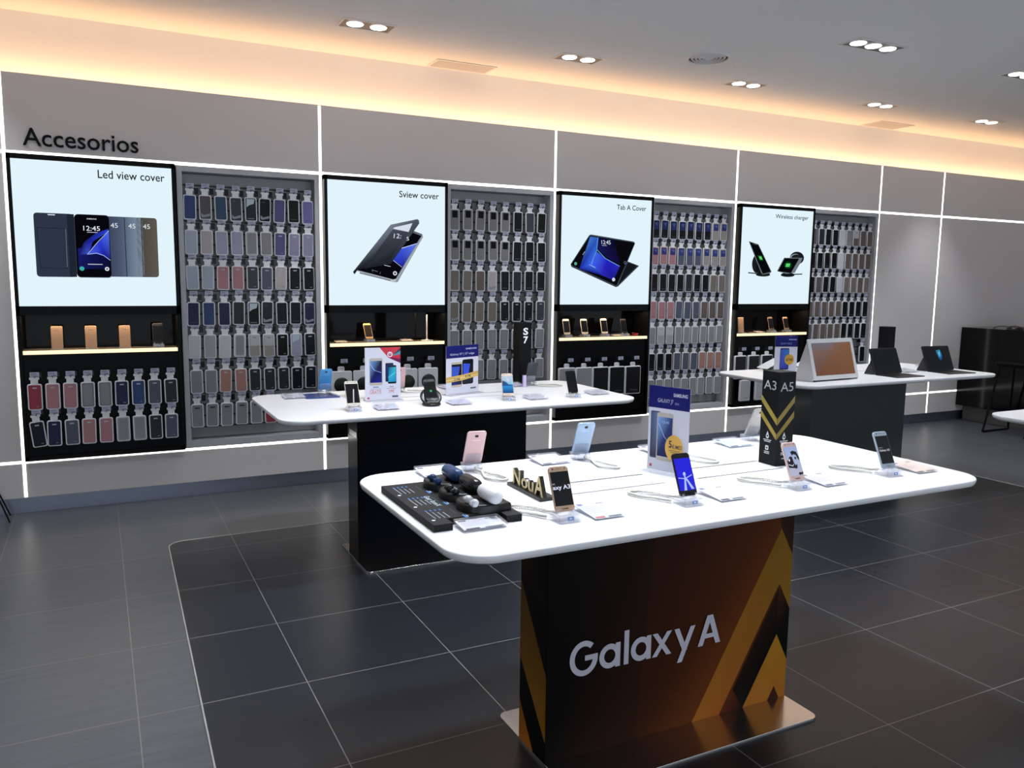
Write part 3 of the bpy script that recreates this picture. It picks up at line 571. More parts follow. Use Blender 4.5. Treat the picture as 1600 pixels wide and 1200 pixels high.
def wrap_gold(pd, a, b, cy):
    yf = cy-.09; A = MB(upright(0, yf, 0)); k = 0
    zt, zb = ZT-.026, .012; e = .0006
    A.poly([(a, zb), (a+.35, zb), (b, zb), (b, zt), (a+.6, zt), (a, zt)], [(10, 7, 5), (58, 28, 12), (150, 76, 26), (84, 40, 14), (52, 24, 11), (5, 4, 4)], e)
    A.poly([(a, zb), (a+.35, zb), (a+.42, zt), (a, zt)], [(8, 6, 5), (50, 25, 11), (30, 15, 8), (4, 4, 4)], e*1.2)
    G0, G1 = (132, 94, 30), (168, 102, 34)
    A.poly([(1.817, zb), (1.942, zb), (2.203, .462), (b, .357), (b, .565), (2.199, .672)], [G1, (164, 90, 32), G0, (140, 98, 26), (132, 94, 26), (124, 90, 26)], e*2)
    A.poly([(1.942, zb), (2.053, zb), (2.201, .266), (b, .156), (b, .357), (2.203, .462)], [(96, 44, 18), (8, 5, 4), (10, 7, 5), (6, 5, 4), (6, 5, 4), (70, 34, 14)], e*2.4)
    A.poly([(2.0, zb+.08), (2.053, zb), (2.201, .266), (2.201, .44)], [(30, 14, 8), (6, 4, 3), (8, 6, 4), (40, 20, 10)], e*2.6)
    A.poly([(2.053, zb), (2.173, zb), (2.203, .063), (2.229, zb), (b, zb), (b, .156), (2.202, .266)], [G1, G1, G1, G1, G1, (160, 110, 32), (170, 118, 34)], e*2.8)
    A.poly([(2.173, zb), (2.229, zb), (2.203, .063)], (60, 26, 14), e*3)
    A.poly([(2.145, zt), (b, zt), (b, .565), (2.2, .672)], [(34, 18, 10), (26, 15, 9), (54, 30, 12), (60, 32, 14)], e*1.6)
    B = MB(); yb = cy+.09   # left end: local x runs from back to front
    B.F = Matrix(((0, 0, -1, a), (-1, 0, 0, yb), (0, 1, 0, 0), (0, 0, 0, 1)))
    B.poly([(0, zb), (.18, zb), (.18, zt), (0, zt)], [(10, 7, 5), (5, 4, 4), (4, 4, 4), (30, 17, 9)], e)
    B.poly([(0, .31), (0, .58), (.18, .31), (.18, .085)], [(120, 84, 26), (90, 66, 24), (120, 84, 22), (150, 100, 30)], e*2)
    B.poly([(0, zb), (.10, zb), (0, .16)], [(170, 100, 30), (180, 104, 30), (120, 80, 28)], e*2)
    B.poly([(0, zt), (.18, zt), (.18, .5), (0, .62)], [(30, 17, 9), (10, 7, 5), (16, 9, 6), (40, 22, 10)], e*1.4)
    B.build('wrap_print', 'wrap', pd)
    A.build('wrap_print', 'wrap', pd)
    T = MB(upright(0, yf, 0)); c = (196, 192, 204); t = .019; Z = [.003]
    def up(): Z[0] += .0002; return Z[0]
    def arc(cx, cy, r, a0, a1, ry=None):
        n = 26; ry = ry or r; z = up(); P = [(math.radians(a0+(a1-a0)*i/n)) for i in range(n+1)]
        for a, b_ in zip(P, P[1:]): T.poly([(cx+math.cos(a)*(r-t), cy+math.sin(a)*(ry-t)), (cx+math.cos(a)*r, cy+math.sin(a)*ry), (cx+math.cos(b_)*r, cy+math.sin(b_)*ry), (cx+math.cos(b_)*(r-t), cy+math.sin(b_)*(ry-t))][::(1 if a1 > a0 else -1)], c, z)
    def stroke(x0, y0, x1, y1, w=.021): T.poly([(x0, y0), (x0+w, y0), (x1+w, y1), (x1, y1)], c, up())
    G = (1.358, .347, .054); arc(*G, 48, 352, .060); T.rect(1.362, .338, 1.411, .356, c, up())
    for ax in (1.458, 1.583): arc(ax, .335, .041, 0, 360, .0425); stroke(ax+.0225, .293, ax+.0225, .377, .019)
    stroke(1.514, .293, 1.514, .412, .019)
    stroke(1.629, .293, 1.690, .377); stroke(1.690, .293, 1.629, .377)
    stroke(1.759, .293, 1.721, .377); stroke(1.737, .252, 1.791, .377)
    stroke(1.826, .293, 1.864, .402, .022); stroke(1.905, .293, 1.867, .402, .022); T.rect(1.850, .318, 1.905, .334, c, up())
    T.build('lettering', 'printed', pd)
def wrap_navy(pd, a, b, cy):
    A = MB(upright(0, cy-.09, 0)); zt, zb = ZT-.026, .012
    A.poly([(a, zb), (b, zb), (b, zt), (a, zt)], (7, 7, 9), .0006)
    A.poly([(a+.02, zb+.12), (a+.72, zb+.12), (a+.62, zt-.17), (a+.02, zt-.20)], [(6, 8, 20), (8, 9, 16), (10, 12, 34), (8, 10, 30)], .0012)
    A.build('wrap_print', 'wrap', pd)
    K = MB(); K.box(a-.003, a, cy-.09, cy+.05, .705, .735, (220, 220, 222)); K.build('edge_clip', 'steel', pd)
T1 = table(.755, 1.752, None, 'gloss', 'white display table on the gold and brown printed pedestal', (5, 5, 5), wrap_gold)
T2 = table(.750, 3.835, None, 'gloss', 'white display table on a dark navy pedestal, nearest the wall of light boxes', (8, 8, 9), wrap_navy, (.466, 1.492))
T3 = table(4.150, 3.862, None, 'gloss', 'white display table on a plain dark grey pedestal, carrying the large tablet and laptops', (72, 76, 78), None, (.45, 1.46))
T4 = table(4.190, 1.760, None, 'gloss', 'white display table whose rounded end just enters at the edge of the floor inlay', (44, 46, 48))

# --- phones on the front table
def a_a3(s, w, y0, y1):
    s.rect(-w, y0, w, y1, (3, 3, 6), .0002); s.text('axy A3', -w+.001, y0+(y1-y0)*.44, w*2-.002, .016, (225, 228, 250), .0004, .02); s.text('NG', -w+.001, y0+(y1-y0)*.62, .008, .005, (190, 196, 225), .0004)
def a_blue(s, w, y0, y1):
    s.rect(-w, y0, w, y1, (26, 20, 214), .0002); c = (172, 190, 255); h = y1-y0
    s.poly([(-.006, y0+h*.30), (.004, y0+h*.30), (.0, y0+h*.46), (-.004, y0+h*.46)], c, .0004); s.line((-w*.88, y0+h*.40), (-.002, y0+h*.36), .0026, c, .0005); s.line((w*.85, y0+h*.46), (.0, y0+h*.37), .0026, c, .0005)
    s.poly([(-.014, y0), (-.004, y0), (.0, y0+h*.38), (-.005, y0+h*.38)], c, .0006); s.poly([(.014, y0+h*.02), (.024, y0+h*.03), (.005, y0+h*.36), (-.001, y0+h*.36)], c, .0006); s.poly(disc(-.002, y0+h*.50, .0055, 12), c, .0006); s.rect(-.005, y0+h*.53, .002, y0+h*.56, (210, 220, 255), .0007)
def a_bw(s, w, y0, y1):
    h = y1-y0; s.grad(-w, y0, w, y1, (178, 180, 200), (150, 170, 214), .0002); k = (14, 12, 18); P = lambda *q: [(-w+2*w*a, y0+h*b) for a, b in q]
    s.poly(P((.42, .83), (.62, .86), (.86, .82), (.99, .62), (.96, .50), (.84, .60), (.80, .70), (.62, .74), (.48, .70)), k, .0004)
    s.poly(P((.02, .52), (.30, .68), (.46, .66), (.50, .45), (.60, .36), (.72, .40), (.70, .30), (.62, .24), (.42, .27), (.04, .30)), k, .0004)
    s.poly(P((.62, .64), (.76, .64), (.74, .56), (.64, .56)), k, .0005); s.poly(P((.08, .42), (.36, .36), (.44, .42), (.46, .39), (.36, .33), (.08, .39)), (214, 214, 224), .0006); s.poly(P((.12, .58), (.26, .60), (.24, .52), (.16, .50)), (224, 222, 214), .0006)
    s.poly(P((.64, .06), (.72, .02), (1, .04), (1, .14), (.90, .10), (.74, .12)), k, .0004)
def a_word(s, w, y0, y1):
    s.rect(-w, y0, w, y1, (3, 3, 4), .0002); s.text('Galaxy A5', -w+.004, y0+(y1-y0)*.42, w*2-.010, .010, (214, 216, 225), .0004, .01); s.text('SAMSUNG', -w+.004, y0+(y1-y0)*.56, .018, .0035, (180, 182, 190), .0004)
def a_off(s, w, y0, y1): s.rect(-w, y0, w, y1, (4, 4, 5), .0002)
def a_sky(s, w, y0, y1):
    h = y1-y0; s.grad(-w, y0, w, y0+h*.45, (10, 56, 130), (40, 150, 220), .0002); s.grad(-w, y0+h*.45, w, y1, (120, 190, 226), (190, 206, 226), .0002)
    s.poly([(-w, y0+h*.74), (-.01, y0+h*.66), (.004, y0+h*.52), (w, y0+h*.50), (w, y0+h*.40), (-w, y0+h*.42)], [(30, 60, 100), (50, 80, 120), (40, 90, 150), (60, 130, 190), (30, 120, 200), (14, 70, 150)], .0004)
    s.poly([(-.012, y1-.004), (.010, y1-.02), (.012, y0+h*.62), (-.002, y0+h*.74)], (206, 216, 232), .0005)
def a_pen(s, w, y0, y1): s.rect(-w, y0, w, y1, (6, 6, 7), .0002); s.line((.0, y0+.001), (.008, y0+(y1-y0)*.72), .006, (214, 214, 216), .0006)
def a_light(s, w, y0, y1): s.grad(-w, y0, w, y1, (40, 30, 24), (70, 54, 40), .0002)

TL = math.radians(24)
GOLD, ROSE, SILV, BLK = (188, 156, 132), (214, 184, 180), (160, 172, 186), (16, 16, 18)
fronts = [(1.164, 1.940, -.02, .131, .0645, GOLD, a_a3, 'gold smartphone', 'gold smartphone showing white letters on a black screen, beside the earbud tray'),
          (1.598, 1.930, -.02, .134, .066, BLK, a_blue, 'black smartphone', 'black smartphone with a vivid blue screen, front table'),
          (2.055, 1.930, .02, .132, .0645, ROSE, a_bw, 'rose smartphone', 'rose smartphone with a black and white portrait screen, before the A3 A5 tower'),
          (2.502, 1.934, -.03, .135, .066, SILV, a_word, 'silver smartphone', 'silver blue smartphone with a black screen at the rounded end of front table')]
for x, y, yaw, h, w, body, art, nm, lab in fronts:
    phone(x, y, ZT+.027, yaw, TL, h, w, body, art, lab)
    stand(x, y, ZT, yaw, TL, 'clear acrylic stand holding the %s on the front table' % nm)
    z = ZT+.007
    cable([(x-.002, y+.046, z+.006), (x-.008, y+.085, z), (x-.040, y+.140, z), (x-.085, y+.178, z), (x-.108, y+.165, z), (x-.098, y+.118, z), (x-.066, y+.076, z), (x-.044, y+.034, z+.001)],
          'white coiled cable looping behind the %s on the front table' % nm)
for i, (x, who, tint) in enumerate(((1.290, 'gold', (214, 228, 240)), (1.752, 'blue screen', (232, 233, 242)), (2.205, 'rose', (222, 222, 236)), (2.668, 'silver', (232, 214, 206)))):
    price_holder(x, 1.965, ZT, 0, 'clear price holder with card beside the %s phone on the front table' % who, .105, .135, tint, marks=((90, 110, 160), (190, 90, 96) if i in (0,) else (70, 72, 90)))
price_holder(.920, 1.988, ZT, .0, 'thick clear price holder in front of the black earbud tray', .135, .075, (232, 233, 242))
price_holder(1.49, 2.615, ZT, 0, 'clear price holder with pale card beside the light blue phone', .125, .120, (226, 224, 236))
price_holder(1.985, 2.60, ZT, 0, 'clear price holder behind the blue J7 price sign', .13, .11, (232, 230, 240))
price_holder(2.36, 2.585, ZT, 0, 'clear price holder behind the black A3 A5 tower', .13, .12, (218, 230, 244))
price_holder(1.03, 2.61, ZT, 0, 'clear price holder behind the earbud tray next to the pink phone', .12, .11, (236, 236, 242))
for x, y, yaw, h, body, nm, lab in ((1.176, 2.624, PI-.14, .142, (220, 184, 186), 'pink phone', 'pink smartphone seen from behind at the back of front table'),
                                    (1.628, 2.620, PI-.20, .142, (158, 180, 206), 'light blue phone', 'light blue smartphone seen from behind at the back of front table'),
                                    (2.505, 2.640, PI-.10, .138, (176, 172, 168), 'grey phone', 'grey smartphone mostly hidden behind the black A3 A5 tower')):
    phone(x, y, ZT+.027, yaw, math.radians(28), h, h*.495, body, a_off, lab); stand(x, y, ZT, yaw, math.radians(28), 'clear acrylic stand holding the %s at the back of front table' % nm)
    z = ZT+.007
    cable([(x-.005, y-.046, z+.010), (x-.005, y-.075, z+.004), (x+.03, y-.135, z), (x+.045, y-.20, z), (x+.015, y-.215, z), (x-.018, y-.165, z), (x+.0, y-.095, z), (x+.02, y-.05, z+.004)],
          'white coiled cable looping in front of the %s' % nm)
cable([(2.03, 2.50, ZT+.007), (2.06, 2.42, ZT+.007), (2.075, 2.36, ZT+.007), (2.055, 2.33, ZT+.007), (2.02, 2.34, ZT+.007), (1.99, 2.41, ZT+.007), (1.985, 2.50, ZT+.007)], 'white coiled cable loop behind the blue J7 price sign')

# --- earbud tray
b = MB(); BKK = (20, 20, 22)
b.prism([(.783, 1.990), (.838, 1.990), (.838, 2.036), (1.002, 2.036), (1.002, 1.990), (1.05, 1.990), (1.05, 2.448), (.783, 2.448)], ZT, ZT+.02, BKK)
tray = b.build('earbud_tray', 'paint', None, (.915, 2.22, ZT)); tag(tray, 'black earbud display tray with printed instructions at the corner of front table', 'display tray')
Ft = Matrix.Translation((0, 0, ZT+.0206))
for j, yc in enumerate((2.364, 2.232, 2.100)):
    r = MB(Matrix.Translation((0, yc, ZT+.02))); o = [(.043*math.cos(a), .055*math.sin(a)) for a in [PI/2 + PI*i/10 for i in range(11)]]
    r.prism([(1.038, -.064), (1.038, .064), (.94, .064)] + [(.936+p[0]*.85, p[1]*1.05) for p in o] + [(.94, -.064)], 0, .024, (19, 19, 20), .006); r.build('raised_holder', 'plastic', tray)
    t = MB(Matrix(((0, 1, 0, .946), (-1, 0, 0, yc), (0, 0, 1, ZT+.0446), (0, 0, 0, 1)))); t.text(('Blue', 'Black', 'White')[j], -.022, 0, .036, .010, (190, 196, 206), 0); t.build('colour_name', 'printed', tray)
p = MB(Matrix(((0, 1, 0, .79), (-1, 0, 0, 2.44), (0, 0, 1, ZT+.0206), (0, 0, 0, 1))))   # local x towards the viewer, local y across the tray
p.text('Gear IconX', .165, .068, .115, .018, (196, 214, 224), 0, .01); p.build('tray_lettering', 'printed', tray); IF = p.F
for j, yc in enumerate((.095, .235, .378)):
    p = MB(IF)
    for q in range(4): p.rect(yc-.052+.006*q, .018+.014*q, yc-.052+.070, .0205+.014*q, (168, 174, 186), 0)
    for q in range(4): p.rect(yc-.068, .018+.014*q, yc-.054, .0225+.014*q, (70, 130, 200), 0)
    p.poly(disc(yc+.030, .008, .0055, 14), (235, 238, 244), 0); p.rect(yc+.012, .100, yc+.042, .106, (90, 140, 214), 0); p.rect(yc+.018, .108, yc+.036, .112, (190, 206, 236), 0); p.rect(yc-.06, .090, yc-.0, .0925, (70, 76, 84), 0)
    p.build('instruction_lettering', 'printed', tray)
for (yc, col, nm) in ((2.345, (36, 66, 112), 'blue'), (2.205, (30, 31, 34), 'black'), (2.068, (228, 230, 236), 'white')):
    c = MB(Matrix(((0, 1, 0, .985), (0, 0, 1, yc), (1, 0, 0, ZT+.0662), (0, 0, 0, 1))))
    c.lathe([(0, -.058), (.008, -.0565), (.0155, -.052), (.020, -.0445), (.0218, -.035), (.0222, -.02), (.0222, .02), (.0218, .035), (.020, .0445), (.0155, .052), (.008, .0565), (0, .058)], col, 28)
    o = c.build('earbud_case', 'soft', None, (.985, yc, ZT+.044)); tag(o, 'glossy %s capsule shaped earbud case on the black tray' % nm, 'earbud case', 'earbud cases on the tray')
    s = MB(Matrix.Translation((.985, yc, ZT+.0662))); s.box(-.0232, -.0205, -.006, .006, -.002, .002, tuple(max(0, q-10) for q in col)); s.build('latch', 'plastic', o)
    for d, w_ in ((.022, 'farther'), (-.024, 'nearer')):
        e = MB(Matrix.Translation((.922, yc-.010+d, ZT+.044)))
        e.lathe([(0, .022), (.006, .021), (.0105, .017), (.0125, .011), (.011, .004), (.007, 0), (0, 0)], tuple(int(q*.9) for q in col), 18)
        eb = e.build('earbud', 'soft', None, (.922, yc-.010+d, ZT+.044)); tag(eb, '%s of the two %s earbuds on the black tray' % (w_, nm), 'earbud', 'earbuds on the tray')
        t = MB(Matrix.Translation((.911, yc-.010+d, ZT+.053))); t.lathe([(0, .0105), (.004, .0095), (.006, .005), (.0055, 0), (0, 0)], tuple(int(q*.8) for q in col), 12); t.build('ear_tip', 'soft', eb)

# --- gold letters, A3 A5 tower
b = MB(); b.box(1.190, 1.245, 2.140, 2.366, ZT, ZT+.011, (22, 22, 24)); nou = b.build('letter_sign', 'plastic', None, (1.21, 2.25, ZT)); tag(nou, 'gold standing letters Nou A on a black base behind the gold phone', 'sign')
Fn = Matrix(((0, 0, -1, 1.214), (-1, 0, 0, 2.366), (0, 1, 0, 0), (0, 0, 0, 1)))
t = MB(Fn)
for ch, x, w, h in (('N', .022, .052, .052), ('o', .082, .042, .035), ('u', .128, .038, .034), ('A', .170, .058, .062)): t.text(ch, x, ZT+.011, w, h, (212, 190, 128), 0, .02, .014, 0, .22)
t.build('letter', 'soft', nou)
def tower(x0, x1, y0, y1, z1, name, label):
    b = MB(); b.prism([(x0, y0), (x1, y0), (x1, y1), (x0, y1)], ZT, z1, (17, 18, 20), .0015); return tag(b.build(name, 'black', None, ((x0+x1)/2, (y0+y1)/2, ZT)), label, 'display tower')
tw = tower(2.224, 2.307, 2.208, 2.292, 1.237, 'display_tower', 'black square tower with gold chevrons marked A3 A5 on the front table')
GC = (150, 132, 58)
faces = [MB(Matrix(((0, 0, -1, 2.224), (-1, 0, 0, 2.292), (0, 1, 0, 0), (0, 0, 0, 1)))), MB(upright(2.224, 2.208, 0))]
faces[0].text('A3', .010, 1.169, .062, .034, (176, 178, 180), .0012); faces[1].text('A5', .008, 1.165, .063, .034, (176, 178, 180), .0012)
e = .0008
faces[0].poly([(0, 1.121), (.084, 1.039), (.084, 1.064), (0, 1.146)], GC, e); faces[0].poly([(0, 1.065), (.084, .984), (.084, 1.006), (0, 1.088)], GC, e)
faces[1].poly([(0, 1.039), (.083, 1.122), (.083, 1.147), (0, 1.064)], (132, 112, 46), e); faces[1].poly([(0, .984), (.083, 1.065), (.083, 1.090), (0, 1.006)], (132, 112, 46), e)
for f, x in ((faces[0], .040), (faces[1], .038)):
    w = (206, 208, 210)
    f.poly([(x-.008, .994), (x-.006, .986), (x, .983), (x+.006, .986), (x+.008, .994), (x, 1.012)], w, e); f.poly(disc(x, .994, .004, 10), (17, 18, 20), e*1.5)
    for q in range(2): f.rect(x-.020+.004*q, .977-.006*q, x+.020-.004*q, .980-.006*q, w, e)
    f.poly(rrect(x-.008, .940, x+.008, .957, .003, 3), w, e); f.poly(disc(x, .948, .004, 10), (17, 18, 20), e*1.5)
    for q in range(2): f.rect(x-.013, .932-.006*q, x+.013, .935-.006*q, w, e)
faces[1].rect(.03, .91, .05, .914, (190, 190, 192), e)
for f in faces: f.build('printed_face', 'soft', tw)
S7x0, S7x1, S7y0, S7y1 = 2.418, 2.505, 4.655, 4.742
tw2 = tower(S7x0, S7x1, S7y0, S7y1, 1.285, 'display_tower', 'tall black tower with glowing S7 letters on the table nearest the wall')
t = MB(upright(S7x0, S7y0, 0)); t.text('S', .026, 1.205, .036, .046, (238, 236, 255), .001, .03); t.text('7', .028, 1.150, .034, .046, (238, 236, 255), .001, .03); t.build('glowing_letters', 'lit', tw2)
tw3 = tower(5.81, 5.90, 4.60, 4.69, 1.21, 'display_tower', 'plain black tower behind the two laptops')

# --- price signs in clear holders
def sign(x, y, z, yaw, w, h, label, art, back=(228, 226, 234)):
    F = upright(x, y, z+.004, yaw); org = (x, y, z)
    b = MB(F); b.prism([(0, 0), (w, 0), (w, h), (0, h)], -.0035, -.0015, (240, 240, 244)); b.prism([(-.003, -.001), (w+.003, -.001), (w+.003, h+.003), (-.003, h+.003)], .0015, .0028, (240, 240, 244))
    root = b.build('price_sign', 'sign_clear', None, org); tag(root, label, 'price sign', 'upright price signs on the tables')
    c = MB(F); c.prism([(0, 0), (w, 0), (w, h), (0, h)], -.0012, .0, back); art(c, w, h); c.build('printed_card', 'printed', root)
    f = MB(Matrix.Translation((x, y, z)) @ Matrix.Rotation(yaw, 4, 'Z')); f.box(-.002, w+.002, -.045, .045, .0003, .0035, (240, 240, 244)); f.build('sign_foot', 'clear', root)
NV = (14, 20, 100)
def pic_phone(c, x0, y0, x1, y1, body, scr, z=.0004, top=.1):
    c.poly(rrect(x0, y0, x1, y1, (x1-x0)*.12, 3), body, z); h = y1-y0; m = (x1-x0)*.05
    c.poly([(x0+m, y0+h*top), (x1-m, y0+h*top), (x1-m, y1-h*top), (x0+m, y1-h*top)], scr, z+.0002)
def s_voda(c, w, h):
    z = .0003; X = lambda v: w*v; Y = lambda v: h*v
    c.poly([(X(.41), Y(1)), (X(1), Y(1)), (X(1), Y(.69)), (X(.66), Y(.80))], (206, 52, 66), z)
    c.poly([(X(.80), Y(.86)), (X(1), Y(.985)), (X(1), Y(.93)), (X(.80), Y(.855))], (46, 58, 84), z+.0001); c.poly([(X(.78), Y(.85)), (X(1), Y(.93)), (X(1), Y(.86)), (X(.80), Y(.84))], (80, 152, 168), z+.0002); c.poly([(X(.70), Y(.80)), (X(1), Y(.82)), (X(1), Y(.69)), (X(.72), Y(.785))], (110, 26, 80), z+.0002); c.poly([(X(.76), Y(.805)), (X(1), Y(.845)), (X(1), Y(.77))], (200, 40, 66), z+.0003)
    c.poly(disc(X(.70), Y(.865), X(.075), 20), (236, 226, 228), z+.0005); c.poly(disc(X(.70), Y(.862), X(.042), 16), (176, 40, 52), z+.0007); c.poly([(X(.68), Y(.872)), (X(.72), Y(.885)), (X(.70), Y(.85))], (236, 226, 228), z+.0009)
    pic_phone(c, X(.12), Y(.28), X(.49), Y(.80), (196, 182, 172), [(18, 20, 90), (24, 30, 130), (16, 20, 40), (120, 160, 210)], z)
    c.line((X(.14), Y(.70)), (X(.26), Y(.57)), X(.012), (190, 210, 240), z+.0005); c.line((X(.26), Y(.57)), (X(.46), Y(.52)), X(.012), (150, 180, 235), z+.0005)
    pic_phone(c, X(.57), Y(.34), X(.80), Y(.70), (24, 34, 60), [(30, 40, 90), (30, 40, 120), (40, 90, 150), (24, 40, 80)], z); pic_phone(c, X(.64), Y(.30), X(.88), Y(.655), (16, 22, 36), [(40, 160, 190), (30, 130, 190), (60, 190, 200), (30, 60, 130)], z+.0003)
    c.line((X(.65), Y(.42)), (X(.86), Y(.52)), X(.016), (120, 220, 230), z+.0008)
    c.text('GRATIS', X(.13), Y(.115), X(.32), Y(.075), (206, 66, 84), z); c.text('39\u20ac', X(.66), Y(.125), X(.16), Y(.065), (206, 66, 84), z); c.rect(X(.22), Y(.235), X(.38), Y(.255), (130, 132, 160), z); c.rect(X(.15), Y(.205), X(.45), Y(.215), (160, 160, 180), z); c.rect(X(.68), Y(.235), X(.80), Y(.25), (130, 132, 160), z); c.rect(X(.60), Y(.205), X(.88), Y(.215), (160, 160, 180), z)
    c.poly(rrect(X(.06), Y(.02), X(.12), Y(.055), X(.01), 2), (200, 70, 100), z); c.rect(X(.76), Y(.035), X(.93), Y(.07), (90, 94, 110), z)
def s_s7(c, w, h):
    z = .0003; X = lambda v: w*v; Y = lambda v: h*v
    c.rect(0, Y(.745), w, h, (20, 25, 104), z); c.text('SAMSUNG', X(.60), Y(.905), X(.34), Y(.035), (214, 216, 235), z+.0003, .02); c.text('Galaxy S7 | S7 edge', X(.12), Y(.79), X(.75), Y(.055), (226, 228, 240), z+.0003)
    pic_phone(c, X(.15), Y(.14), X(.49), Y(.66), (206, 190, 168), [(40, 40, 120), (20, 18, 40), (12, 12, 20), (12, 12, 18)], z, .09); c.poly([(X(.17), Y(.36)), (X(.36), Y(.36)), (X(.42), Y(.56)), (X(.17), Y(.57))], (60, 90, 190), z+.0004)
    pic_phone(c, X(.49), Y(.18), X(.84), Y(.70), (20, 22, 28), [(24, 34, 46), (24, 36, 48), (16, 16, 20), (16, 18, 30)], z+.0003, .08); c.poly([(X(.52), Y(.38)), (X(.68), Y(.38)), (X(.74), Y(.60)), (X(.52), Y(.62))], (60, 88, 214), z+.0008)
    c.poly([(0, Y(.245)), (X(.5), Y(.27)), (w, Y(.33)), (w, Y(.44)), (X(.5), Y(.385)), (0, Y(.36))], [(216, 176, 92), (222, 184, 100), (226, 190, 110), (214, 172, 88), (220, 180, 96), (212, 168, 80)], z+.001); c.poly([(0, Y(.285)), (w, Y(.36)), (w, Y(.37)), (0, Y(.30))], (244, 222, 160), z+.0012)
    c.text('519\u20ac', X(.24), Y(.275), X(.18), Y(.058), (60, 44, 30), z+.0014, .02); c.text('619\u20ac', X(.58), Y(.325), X(.18), Y(.05), (60, 44, 30), z+.0014, .02); c.rect(X(.75), Y(.07), X(.93), Y(.10), (90, 94, 110), z)
def s_j7(c, w, h):
    z = .0003; X = lambda v: w*v; Y = lambda v: h*v
    c.rect(0, Y(.74), w, h, NV, z); c.text('SAMSUNG', X(.60), Y(.89), X(.34), Y(.042), (226, 228, 240), z+.0003, .03); c.text('GALAXY J7', X(.22), Y(.795), X(.38), Y(.06), (226, 228, 240), z+.0003); c.text('2016', X(.64), Y(.80), X(.10), Y(.026), (196, 200, 226), z+.0003)
    pic_phone(c, X(.06), Y(.14), X(.30), Y(.70), (70, 76, 92), [(40, 46, 64), (60, 66, 84), (120, 134, 160), (70, 90, 130)], z, .03); pic_phone(c, X(.22), Y(.12), X(.62), Y(.69), (206, 194, 182), [(30, 36, 90), (34, 44, 110), (36, 56, 110), (130, 170, 220)], z+.0003, .09)
    c.line((X(.26), Y(.56)), (X(.42), Y(.40)), X(.012), (196, 214, 245), z+.0008); c.line((X(.42), Y(.40)), (X(.58), Y(.34)), X(.012), (150, 180, 235), z+.0008); c.text('12:45', X(.36), Y(.565), X(.16), Y(.03), (190, 210, 240), z+.0008)
    c.poly(disc(X(.66), Y(.29), X(.22), 28, Y(.155)), (226, 176, 82), z+.0010); c.text('5', X(.53), Y(.29), X(.075), Y(.085), (48, 40, 72), z+.0012, .02); c.text('\u20ac/MES', X(.61), Y(.285), X(.24), Y(.05), (48, 40, 72), z+.0012, .01); c.rect(X(.54), Y(.255), X(.80), Y(.262), (110, 90, 60), z+.0012); c.rect(X(.58), Y(.235), X(.76), Y(.242), (110, 90, 60), z+.0012)
    c.poly(rrect(X(.06), Y(.03), X(.12), Y(.065), X(.01), 2), (214, 90, 110), z)
def s_tab(c, w, h):
    z = .0003; X = lambda v: w*v; Y = lambda v: h*v
    c.rect(0, Y(.70), w, h, (14, 22, 104), z); c.text('SAMSUNG', X(.60), Y(.885), X(.34), Y(.035), (214, 218, 240), z+.0003, .02); c.text('GALAXY TAB S2', X(.24), Y(.765), X(.50), Y(.05), (150, 170, 230), z+.0003)
    pic_phone(c, X(.24), Y(.06), X(.64), Y(.66), (20, 30, 70), [(70, 80, 200), (60, 60, 170), (40, 130, 200), (70, 90, 180)], z, .05)
    c.poly(disc(X(.66), Y(.34), X(.21), 28, Y(.15)), (222, 172, 70), z+.0008); c.text('679\u20ac', X(.50), Y(.30), X(.32), Y(.08), (40, 34, 30), z+.001, .01)
sign(1.296, 4.325, ZT, 0, .204, .290, 'white price sign reading GRATIS and 39 euro with a red corner', s_voda)
sign(1.785, 4.350, ZT, .38, .268, .284, 'blue and white price sign with two phones under a gold band', s_s7)
sign(1.7625, 2.372, ZT, -1.24, .170, .305, 'blue J7 price sign with a round orange 5 euro sticker on the front table', s_j7)
sign(4.560, 4.590, ZT, -.32, .182, .272, 'blue topped tablet price sign with yellow 679 euro spot', s_tab)

# --- table nearest the wall
phone(1.150, 4.640, ZT+.034, PI-.06, math.radians(26), .140, .070, (70, 150, 214), a_off, 'bright blue smartphone seen from behind on a dark blue tray'); stand(1.150, 4.640, ZT+.007, PI-.06, math.radians(26), 'clear acrylic stand on the dark blue tray')
MBt = MB(); MBt.prism(rrect(1.02, 4.515, 1.21, 4.69, .01, 3), ZT, ZT+.007, (36, 58, 128), .002); tag(MBt.build('tray', 'soft', None, (1.115, 4.6, ZT)), 'flat dark blue tray under the bright blue phone', 'tray')
phone(1.145, 4.015, ZT+.027, -.05, math.radians(30), .140, .070, (196, 190, 180), a_pen, 'pale smartphone with black screen and a white pen across it'); stand(1.145, 4.015, ZT, -.05, math.radians(30), 'clear acrylic stand holding the phone with the white pen')
phone(2.040, 4.050, ZT+.027, -.28, math.radians(28), .136, .066, (196, 176, 160), a_sky, 'smartphone with a sea and sky wallpaper on the table nearest the wall'); stand(2.040, 4.050, ZT, -.28, math.radians(28), 'clear acrylic stand holding the phone with sea wallpaper')
phone(2.445, 4.015, ZT+.027, -.02, math.radians(21), .134, .064, BLK, a_off, 'black smartphone with dark screen at the rounded end of the rear table'); stand(2.445, 4.015, ZT, -.02, math.radians(21), 'clear acrylic stand holding the dark phone at the table end')
phone(2.470, 4.60, ZT+.027, PI-.18, math.radians(24), .138, .068, (52, 60, 70), a_off, 'slate grey smartphone seen from behind, next to the S7 tower'); stand(2.470, 4.60, ZT, PI-.18, math.radians(24), 'clear acrylic stand holding the slate grey phone')
